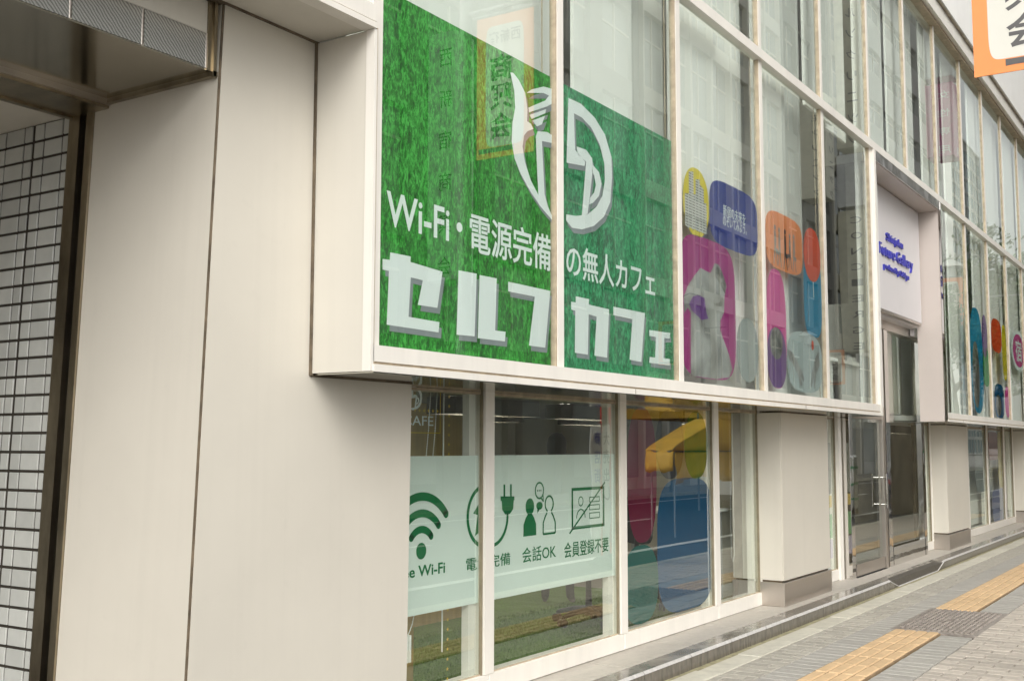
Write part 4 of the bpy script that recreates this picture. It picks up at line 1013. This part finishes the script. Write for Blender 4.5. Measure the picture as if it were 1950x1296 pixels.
cord('blind_chain', 'white bead chain of the blind behind the first cafe pane', [(1.46, .80, 2.04), (1.44, .80, 1.8), (1.40, .80, 1.5), (1.37, .80, 1.2)], .002, beads=.014, cat='blind chain')
cord('blind_chain', 'second white bead chain beside the first behind the pane', [(1.53, .80, 2.04), (1.51, .80, 1.8), (1.47, .80, 1.5), (1.44, .80, 1.2)], .002, beads=.014, cat='blind chain')
cord('pull_rod', 'thin white rod hanging behind the first cafe pane', [(1.60, .80, 2.04), (1.60, .80, .40)], .005, cat='rod')
wp = cord('cord_loop', 'white cord loops with two weights low behind the first pane', [(1.10, .76, .80), (1.15, .76, .62), (1.20, .76, .56), (1.24, .76, .62), (1.30, .76, .80)], .003, beads=.016, cat='cord')
for X in (1.185, 1.215): MB().tube([(X, .76, .56), (X, .76, .40)], .012, 8).build('cord_weight', M['cord_white'], wp)
cord('power_cable', 'white power cable hanging behind the fourth cafe pane', [(5.80, .80, 1.38), (5.86, .80, 1.2), (5.88, .80, 1.05), (5.80, .80, .92), (5.82, .80, .8), (5.90, .80, .6), (5.98, .80, .42), (6.0, .82, .16)], .007, cat='cable')
cord('blind_chain', 'pale bead chain loop behind the fourth cafe pane', [(6.42, .80, 2.04), (6.42, .80, .62), (6.46, .80, .56), (6.50, .80, .62), (6.50, .80, 2.04)], .002, beads=.016, cat='blind chain')
cord('blind_chain', 'pale bead chain loop behind the entrance side glass', [(11.75, .66, 3.2), (11.75, .66, .95), (11.80, .66, .88), (11.86, .66, .95), (11.86, .66, 3.2)], .003, beads=.03, cat='blind chain')
# leaflet stand inside the glass door
es = empty('leaflet_stand', (10.0, 1.0, LAND), label='folding leaflet stand with navy tray behind the glass door', cat='stand')
MB().box(9.82, 10.28, .86, 1.14, 1.20, 1.30).build('tray', M['navy'], es, .01); MB().box(9.84, 10.26, .88, 1.12, 1.30, 1.34).build('leaflets', M['paper'], es)
for (a, b_) in (((9.86, .9, 1.2), (10.35, .84, LAND)), ((9.86, 1.1, 1.2), (10.35, 1.16, LAND)), ((10.24, .9, 1.2), (10.85, .86, LAND)), ((10.24, 1.1, 1.2), (10.85, 1.16, LAND))): MB().tube([a, b_], .018).build('leg', M['lamp_shade'], es)
# display desk behind the last pane of the first bay
dk = empty('display_desk', (8.2, .9, 2.19), label='white display desk with a small box behind the last pane of the near bay', cat='desk')
MB().box(7.35, 8.95, .45, 1.35, 2.70, 2.74).build('desk_top', M['in_white'], dk); MB().box(7.4, 8.9, .5, .54, 2.19, 2.70).build('modesty_panel', M['in_grey'], dk)
tag(box('display_box', 7.9, 8.3, .6, .8, 2.74, 2.84, 'paper'), 'small white box lying on the display desk', 'box')

# ================================================================= PEOPLE
def person(label, loc, rz, shirt, pose, H=1.66, trousers='trousers'):
    e = empty('person', (0, 0, 0), label=label, cat='person'); e['_local'] = 1
    J = pose; k = H/1.70
    me = bpy.data.meshes.new('body'); names = list(J.keys()); idx = {n: i for i, n in enumerate(names)}
    par = dict(chest='pelvis', neck0='chest', neck='neck0', head='neck', crown='head', shl='neck0', ell='shl', wrl='ell', hal='wrl', shr='neck0', elr='shr', wrr='elr', har='wrr', hipl='pelvis', knl='hipl', anl='knl', tol='anl', hipr='pelvis', knr='hipr', anr='knr', tor='anr')
    rad = dict(pelvis=(.155, .12), chest=(.165, .115), neck0=(.10, .085), neck=(.052, .055), head=(.078, .092), crown=(.055, .06), shl=(.062, .06), shr=(.062, .06), ell=(.043, .043), elr=(.043, .043), wrl=(.028, .024), wrr=(.028, .024), hal=(.032, .018), har=(.032, .018), hipl=(.088, .092), hipr=(.088, .092), knl=(.060, .062), knr=(.060, .062), anl=(.042, .045), anr=(.042, .045), tol=(.036, .026), tor=(.036, .026))
    me.from_pydata([tuple(Vector(J[n])*k) for n in names], [(idx[a], idx[b_]) for a, b_ in par.items()], [])
    o = bpy.data.objects.new('body', me); COL.objects.link(o)
    md = o.modifiers.new('skin', 'SKIN'); md.use_smooth_shade = True
    for n in names: sv = me.skin_vertices[0].data[idx[n]]; sv.radius = [v*k for v in rad[n]]; sv.use_root = (n == 'pelvis')
    o.modifiers.new('sub', 'SUBSURF').levels = 2
    dg = bpy.context.evaluated_depsgraph_get(); m2 = bpy.data.meshes.new_from_object(o.evaluated_get(dg)); bpy.data.objects.remove(o)
    m2.materials.clear()
    for q in ('skin', shirt, trousers, 'shoe'): m2.materials.append(M[q])
    wl, wr = Vector(J['ell'])*k, Vector(J['elr'])*k
    for p in m2.polygons:
        c = p.center; p.use_smooth = True
        if c.z < .085*k: p.material_index = 3
        elif c.z < .93*k and min((c-Vector(J[h])*k).length for h in ('wrl', 'wrr', 'hal', 'har')) > .13*k: p.material_index = 2
        elif c.z < 1.43*k and min((c-Vector(J[h])*k).length for h in ('hal', 'har')) > .14*k: p.material_index = 1
        else: p.material_index = 0
    b = link(bpy.data.objects.new('body', m2), e)
    hd_ = Vector(J['head'])*k
    hr = MB().lathe([(.001, .165), (.05, .155), (.088, .11), (.104, .05), (.102, -.02), (.085, -.09), (.06, -.115)], hd_+Vector((0, .012, 0))*k, 18)
    hr.v = [(x_, max(y_, hd_.y-.055) if z_ < hd_.z+.07 else y_, z_) for x_, y_, z_ in hr.v]; hr.build('hair', M['hair'], e, smooth=True)
    fc = MB()
    for s_ in (-1, 1): fc.lathe([(.001, -.008), (.010, 0), (.001, .008)], hd_+Vector((s_*.032, -.088, .0))*k, 8)
    fc.build('eyes', M['hair'], e)
    MB().hexa([(hd_.x-.014, hd_.y-.10, hd_.z-.045), (hd_.x+.014, hd_.y-.10, hd_.z-.045), (hd_.x-.014, hd_.y-.06, hd_.z-.045), (hd_.x+.014, hd_.y-.06, hd_.z-.045), (hd_.x-.006, hd_.y-.088, hd_.z+.01), (hd_.x+.006, hd_.y-.088, hd_.z+.01), (hd_.x-.006, hd_.y-.06, hd_.z+.01), (hd_.x+.006, hd_.y-.06, hd_.z+.01)]).build('nose', M['skin'], e)
    for h, wv, s_ in (('hal', 'wrl', 1), ('har', 'wrr', -1)):
        hb, dv = Vector(J[h])*k, (Vector(J[h])-Vector(J[wv])).normalized(); sd = Vector((s_, 0, 0)).cross(dv)
        sd = dv.cross(Vector((1, 0, 0))); sd = sd.normalized() if sd.length > .1 else Vector((0, 0, 1))
        up = sd.cross(dv)
        f = MB()
        for i in range(4):
            base_ = hb+sd*(.021*(i-1.5)); ln = (.068, .078, .074, .058)[i]*k; f.tube([base_, base_+dv*ln*.5-up*.008, base_+dv*ln-up*.03], [.0095, .009, .006], 6)
        f.tube([hb-dv*.03+sd*-.03, hb+sd*-.055+dv*.01, hb+sd*-.055+dv*.045-up*.01], [.011, .010, .007], 6); f.build('fingers', M['skin'], e, smooth=True)
    e.location = loc; e.rotation_euler = (0, 0, rz); return e
STAND = dict(pelvis=(0, 0, .95), chest=(0, .01, 1.25), neck0=(0, .01, 1.42), neck=(0, 0, 1.49), head=(0, -.02, 1.60), crown=(0, -.01, 1.66), shl=(.19, .01, 1.38), ell=(.25, .02, 1.10), wrl=(.26, -.06, .87), hal=(.26, -.08, .79), shr=(-.19, .01, 1.38), elr=(-.23, -.02, 1.11), wrr=(-.20, -.24, 1.06), har=(-.17, -.31, 1.07),
             hipl=(.10, 0, .88), knl=(.11, -.02, .50), anl=(.12, .02, .09), tol=(.14, -.13, .04), hipr=(-.10, 0, .88), knr=(-.12, -.03, .50), anr=(-.14, .03, .09), tor=(-.16, -.12, .04))
person('person in a cream shirt with short black hair standing inside the cafe', (5.5, 2.27, LAND+.018), R(115), 'shirt', STAND, 1.64)
W2 = dict(STAND); W2.update(anl=(.10, -.20, .10), tol=(.11, -.34, .06), knl=(.10, -.12, .50), anr=(-.10, .26, .12), tor=(-.11, .14, .04), knr=(-.10, .08, .50), elr=(-.25, .08, 1.12), wrr=(-.25, .02, .88), har=(-.25, .0, .80))
person('person in a grey blue top walking on the roadside beside the yellow canopy', (20.2, -4.6, -.05), R(-70), 'shirt_blue', W2, 1.70)
# ================================================================= ACROSS THE STREET
def facade(name, label, x0, x1, h, wallm, pitch, fl, y0=-15.2, depth=14, band=.9, pier=.35, z0=4.2, glassm='b_glass', recess=.25, mull=True):
    """block with piers and spandrels over recessed windows; each window a part with its frame"""
    e = empty(name, ((x0+x1)/2, y0-depth/2, 0), label=label, cat='building', group='buildings across the road')
    m = MB().box(x0, x1, y0-depth, y0-recess-.05, 0, h)
    n = max(1, round((x1-x0)/pitch)); p = (x1-x0)/n; nf = int((h-z0)/fl)
    for i in range(n+1):
        c = x0+i*p; m.box(max(x0, c-pier/2), min(x1, c+pier/2), y0-recess-.05, y0, 0, h)
    for j in range(nf+1): m.box(x0+.002, x1-.002, y0-recess-.05, y0-.02, z0+j*fl-band/2, min(h-.002, z0+j*fl+band/2))
    m.box(x0-.1, x1+.1, y0-depth, y0+.15, h, h+.5); m.build('wall', M[wallm], e)
    gw = MB().box(-p/2, p/2, -.02, .0, 0, fl).mesh('window', M[glassm]); fr = MB()
    if mull:
        fr.box(-.04, .04, 0, .06, band/2, fl-band/2); fr.box(-p/2+pier/2, p/2-pier/2, 0, .05, fl*.62, fl*.62+.07)
    fm_ = fr.mesh('window_frame', M['white_frame']) if mull else None
    for i in range(n):
        for j in range(-1, nf):
            o = bpy.data.objects.new('window', gw); o.location = (x0+p*(i+.5), y0-recess, z0+j*fl); link(o, e)
            if mull and j >= 0:
                q = bpy.data.objects.new('window_frame', fm_); COL.objects.link(q); q.parent = o
    return e
facade('office_building', 'grey office block across the road nearest the camera', 6, 33.6, 25, 'b_dark', 3.4, 3.6, pier=.9)
facade('office_building', 'pale beige curtain walled block mirrored in the near bay', 34, 49.6, 31, 'b_pale', 2.2, 3.7, pier=.22, band=.7)
facade('office_building', 'narrow dark recessed block across the road with clinic sign', 50, 57.6, 29, 'b_dark', 2.5, 3.3, pier=.8)
facade('office_building', 'slim pale block across the road carrying cream signs', 58, 65.6, 33, 'b_pale', 3.8, 3.4, pier=.6)
facade('office_building', 'grey block with long window bands at the end of the row', 66, 85.6, 38, 'b_grey', 3.2, 3.4, pier=.15, band=1.9)
facade('glass_tower', 'distant blue glass tower mirrored in the far bay', 303, 343, 86, 'b_grey', 4, 4, y0=-58, depth=30, band=.8, pier=.3, glassm='b_tower', mull=False)
FYP = ((-1, 0, 0), (0, 0, 1), (0, 1, 0))       # a face that looks across at us
def vsign(label, X, w_, z0, z1, m, s, ink='ink', out=1.2, rows=True):
    e = empty('vertical_sign', (X, -14.6, z0), label=label, cat='sign', group='vertical signs across the road'); y1 = -15.2+out
    MB().box(X, X+w_, -15.15, y1, z0, z1).build('box', M[m], e, .03)
    n = len(s); H = (z1-z0)/n
    for i, ch in enumerate(s):
        if ch == ' ': continue
        zc = z1-(i+.86)*H; hh = H*.72
        text('lettering', ch, (X+w_*.85, y1+.006, zc), *FYP, w_*.42, hh*.6, ink, e, 0, .004)
        text('lettering', ch, (X-.006, y1-out*.12, zc), *NX, out*.42, hh*.6, ink, e, 0, .004)
    return e
vsign('white vertical shopping street sign mirrored in the leftmost bay pane', 20.2, .95, 6.2, 13.2, 'sign_pale', '西新宿商興会', out=1.0)
vsign('cream vertical clinic sign on the dark recessed block', 52.2, 1.4, 14.5, 20, 'sign_cream', '桜花クリニック', out=1.4)
vsign('upper cream vertical sign on the slim pale block', 58.6, 1.3, 18.6, 28.5, 'sign_cream', 'オルソクリニック', out=1.5)
vsign('plain pale sign box between the cream signs', 58.5, 1.5, 15.2, 18.2, 'sign_pale', '   ', out=1.6)
vsign('lower cream vertical sign with latin lettering', 58.6, 1.3, 7.0, 15.0, 'sign_cream', 'CONCIERGE', out=1.5)
vsign('pink vertical sign near the end of the row', 81, 2.2, 23, 28.5, 'sign_pink', '女性専用', 'cloth_white', out=2.0)
vsign('plain pale sign above the pink one', 81, 2.2, 29, 34, 'sign_pale', '  ', out=2.0)
# trees
def leaf_mesh(n, rx, rz, seed, m):
    rg = random.Random(seed); b = MB(); cl = [(rg.gauss(0, .45), rg.gauss(0, .45), rg.gauss(0, .42)) for _ in range(26)]
    for i in range(n):
        c = cl[rg.randrange(26)]; v = Vector((c[0]+rg.gauss(0, .17), c[1]+rg.gauss(0, .17), c[2]+rg.gauss(0, .15)))
        if v.length > 1.15: v *= 1.15/v.length
        p = Vector((v.x*rx, v.y*rx, v.z*rz)); a = Vector((rg.gauss(0, 1), rg.gauss(0, 1), rg.gauss(0, 1))).normalized(); t = a.orthogonal().normalized(); s_ = rg.uniform(.07, .16)
        u = a.cross(t); b.face([p-t*s_, p+u*s_*.5, p+t*s_, p-u*s_*.5])
    return b.mesh('crown', m)
lm = [leaf_mesh(9000, 3.2, 3.6, 1, M['leaf']), leaf_mesh(9000, 3.2, 3.6, 2, M['leaf2'])]
def tree(label, X, Y, H, sc_, v, tr=.22, z0=0, group='street trees'):
    e = empty('street_tree', (X, Y, z0), label=label, cat='tree', group=group); e['_local'] = 1; rg = random.Random(int(X*7))
    t = MB().tube([(0, 0, -.1), (.05, .02, H*.3), (-.08, .05, H*.6), (.05, 0, H)], [tr*1.25, tr, tr*.85, tr*.4], 12)
    for k in range(6):
        a = k*1.05+rg.random(); hz = H*(.55+.07*k); t.tube([(0, 0, hz), (.7*math.cos(a)*sc_, .7*math.sin(a)*sc_, hz+.9*sc_), (1.6*math.cos(a)*sc_, 1.6*math.sin(a)*sc_, hz+1.8*sc_)], [tr*.45, tr*.3, tr*.12], 7)
    t.build('trunk', M['bark'], e, smooth=True)
    c = bpy.data.objects.new('crown', lm[v]); c.location = (0, 0, H+.5*sc_); c.scale = (sc_, sc_, sc_); link(c, e); return e
tree('broad leafed street tree whose grey trunk is mirrored in the entrance glass', 26.6, -3.0, 4.6, .30, 0, .42)
for i, (X, Y, H, s_, v) in enumerate(((82, -12.4, 11, 1.5, 0), (93, -12.8, 12, 1.7, 1), (112, -14, 12, 1.8, 0))):
    tree(('green street tree in front of the last block across the road', 'dark green tree just past the last block across the road', 'farthest tree beyond the row across the road')[i], X, Y, H, s_, v)
# vehicles
def vehicle(label, cat, prof, wins, L_, W_, paint, loc, rz, wheel_x, wr=.32):
    e = empty('parked_vehicle', (0, 0, 0), label=label, cat=cat); e['_local'] = 1
    b = MB().prism(prof, (0, W_/2, 0), (-1, 0, 0), (0, 0, 1), (0, 1, 0), W_); b.build('body', M[paint], e, .05, True)
    for wv in wins:
        for s_ in (-1, 1):
            MB().prism(wv, (0, s_*(W_/2+.004), 0), (-1, 0, 0), (0, 0, 1), (0, 1, 0), .008).build('side_window', M['car_glass'], e)
    xr = -max(p[0] for p in prof); xf = -min(p[0] for p in prof); zt = max(p[1] for p in prof)
    MB().box(xr-.012, xr+.002, -W_*.40, W_*.40, zt*.56, zt*.9).build('rear_window', M['car_glass'], e); 
    for s_ in (-1, 1):
        MB().box(xr-.02, xr+.02, s_*W_*.44-.08, s_*W_*.44+.08, zt*.36, zt*.5).build('tail_lamp', M['lamp_red'], e)
        MB().box(xf-.03, xf+.012, s_*W_*.40-.13, s_*W_*.40+.13, zt*.33, zt*.43).build('headlight', M['lamp_white'], e)
        for wx in wheel_x:
            wh = MB().tube([(wx, s_*(W_/2-.2), wr), (wx, s_*(W_/2+.01), wr)], wr, 20).build('wheel', M['rubber'], e)
            MB().tube([(wx, s_*(W_/2-.02), wr), (wx, s_*(W_/2+.018), wr)], wr*.62, 16).build('rim', M['rim'], wh)
    MB().box(xr-.016, xr, -.17, .17, zt*.24, zt*.33).build('number_plate', M['paper'], e); MB().box(xr-.05, xr+.1, -W_*.48, W_*.48, zt*.14, zt*.22).build('bumper', M['plastic_black'], e)
    e.location = loc; e.rotation_euler = (0, 0, rz); return e
vanp = [(2.2, .3), (2.22, 1.0), (2.15, 1.9), (1.9, 1.98), (-1.3, 1.98), (-1.9, 1.15), (-2.25, .95), (-2.28, .3)]
vanw = [[(1.95, 1.15), (1.95, 1.8), (.9, 1.8), (.9, 1.15)], [(.8, 1.15), (.8, 1.8), (-.3, 1.8), (-.3, 1.15)], [(-.42, 1.15), (-.42, 1.8), (-1.15, 1.8), (-1.68, 1.15)]]
carp = [(2.2, .28), (2.25, .75), (1.75, .95), (1.15, 1.42), (-.35, 1.45), (-1.15, .98), (-2.1, .82), (-2.25, .55), (-2.25, .28)]
carw = [[(1.45, .98), (1.05, 1.34), (.4, 1.36), (.4, .98)], [(.32, .98), (.32, 1.36), (-.3, 1.36), (-.92, .98)]]
vehicle('white van parked behind the yellow canopy', 'van', vanp, vanw, 4.5, 1.8, 'car_white', (27.6, -7.0, -.06), 0, (-1.45, 1.4))
vehicle('dark grey car parked along the near kerb', 'car', carp, carw, 4.5, 1.75, 'car_grey', (37, -4.9, -.06), 0, (-1.35, 1.35))
vehicle('white car parked across the road', 'car', carp, carw, 4.5, 1.75, 'car_white', (62, -11.0, -.06), 0, (-1.35, 1.35))
# yellow canopies at the roadside
DX = .8
tn = empty('canopy_tent', (19+DX, -5, 0), label='low yellow tarpaulin canopy over a roadside stall mirrored in the cafe glass', cat='tent', group='yellow canopies')
def cloth(grid, name, par, m='yellow_cloth'):
    v = [tuple(p) for row in grid for p in row]; nc = len(grid[0]); f = [(i*nc+j, i*nc+j+1, (i+1)*nc+j+1, (i+1)*nc+j) for i in range(len(grid)-1) for j in range(nc-1)]
    me = bpy.data.meshes.new(name); me.from_pydata(v, [], f); me.materials.append(M[m]); me.update()
    for p in me.polygons: p.use_smooth = True
    o = link(bpy.data.objects.new(name, me), par); sd = o.modifiers.new('thickness', 'SOLIDIFY'); sd.thickness = .006; return o
def ridge(t): return 1.62+.66*max(0, min(1, (t-15.1)/2.5, (23-t)/2.5))**.8          # roof line over the length of the stall
xs = [15.1+.1*q for q in range(80)]
cloth([[(x_+DX, -4.55-.1*j, ridge(x_)-.015*math.sin(j*1.3+x_*2)) for x_ in xs] for j in range(7)], 'roof_cloth', tn)
cloth([[(x_+DX, -4.56+.02*math.sin(x_*3+i), 1.60+(ridge(x_)-1.60)*(1-i/3)) for x_ in xs] for i in range(4)], 'gable_cloth', tn)
cloth([[(x_+DX+.03*math.sin(i*2+x_*3), -4.50+.05*math.sin(x_*6.3)*i/5+.035*math.sin(x_*13+1)*i/5-.03*(i == 5), 1.61-.58*i/5-.07*math.sin(x_*2.2)*i/5) for x_ in xs] for i in range(6)], 'valance', tn)
cloth([[(15.1+DX-.05*math.sin(i*.6), -4.52-.1*j, 1.61-.1*i-.03*math.sin(j*2+i)) for j in range(7)] for i in range(5)], 'side_cloth', tn)
MB().tube([(15.1+DX, -4.49, 1.605), (23+DX, -4.49, 1.605)], .012).build('seam_cord', M['plastic_black'], tn)
for X in (15.3+DX, 22.8+DX):
    for Y in (-4.6, -5.1): MB().tube([(X, Y, -.06), (X, Y, 1.62)], .02).build('tent_pole', M['pole'], tn)
for X in (17.6+DX, 20.4+DX): MB().tube([(X, -4.58, 2.2), (X, -5.1, 2.2)], .016).build('ridge_bar', M['pole'], tn)
pt = empty('popup_tent', (28.2, -9.2, 0), label='taller yellow pop-up tent standing farther out on the road', cat='tent', group='yellow canopies')
rf_ = MB(); cn = [(25, -8, 2.75), (31.4, -8, 2.75), (31.4, -10.4, 2.75), (25, -10.4, 2.75)]; ap = (28.2, -9.2, 3.5)
for a, b_ in zip(cn, cn[1:]+cn[:1]): rf_.face([a, b_, ap])
rf_.build('roof_cloth', M['yellow_cloth'], pt); vl = MB()
vl.box(25, 31.4, -8.02, -8.0, 2.5, 2.76); vl.box(25, 31.4, -10.4, -10.38, 2.5, 2.76); vl.box(25, 25.02, -10.38, -8.02, 2.5, 2.76); vl.box(31.38, 31.4, -10.38, -8.02, 2.5, 2.76); vl.build('valance', M['yellow_cloth'], pt)
for X, Y, z_ in cn: MB().tube([(X, Y, -.06), (X, Y, 2.76)], .03).build('tent_pole', M['pole'], pt)
# nobori flags
def nobori(label, X, Y, ink, s):
    e = empty('banner_flag', (X, Y, 0), label=label, cat='flag', group='tall narrow banner flags at the kerb')
    MB().tube([(X, Y, -.02), (X, Y, 2.62)], .016).build('pole', M['red'], e); MB().tube([(X-.02, Y, 2.04), (X-.34, Y+.02, 2.0)], .008).build('cross_bar', M['pole'], e)
    cloth([[(X-.02-.30*j/4, Y+.02*math.sin(i*.9+j*.7), 2.03-.01*j-1.75*i/12) for j in range(5)] for i in range(13)], 'cloth', e, 'cloth_white')
    for i, ch in enumerate(s):
        for (rv, uv, nv), xo, dy in ((FYP, X-.08, .035), (XZ, X-.26, -.035)):
            text('lettering', ch, (xo, Y+dy, 1.72-.27*i), rv, uv, nv, .18, .2, ink, e, .01, .0008)
    MB().lathe([(.001, .14), (.08, .12), (.19, .03), (.2, 0), (.001, 0)], (X, Y, -.02), 16).build('base', M['plastic_black'], e)
    return e
nobori('white banner flag with blue lettering on a red pole', 10.42, -3.15, 'sign_blue', '商店街')
nobori('white banner flag with dark lettering behind the blue one', 10.78, -3.2, 'ink', '大売出し')
# wrapped goods
def pallet(label, X, Y, w_, h_):
    e = empty('wrapped_pallet', (X, Y, 0), label=label, cat='pallet', group='shrink wrapped pallets at the roadside')
    MB().box(X-w_/2, X+w_/2, Y-.5, Y+.5, .12, h_).build('wrapped_load', M['wrap'], e, .05)
    for z_ in (.35, .75, 1.15, 1.55):
        if z_ < h_: MB().box(X-w_/2-.006, X+w_/2+.006, Y-.506, Y+.506, z_, z_+.06).build('tape', M['tape'], e)
    for k in range(3): MB().box(X-w_/2+.02+k*(w_/2-.1), X-w_/2+.16+k*(w_/2-.1), Y-.5, Y+.5, 0.004, .118).build('pallet_board', M['bark'], e)
pallet('shrink wrapped pallet with green tape nearest the entrance', 21.9, -4.3, 1.0, 1.75); pallet('tall shrink wrapped pallet beside the tree trunk', 28.9, -3.25, 1.1, 2.05); pallet('low shrink wrapped pallet behind the tree', 24.5, -4.3, 1.0, 1.5)
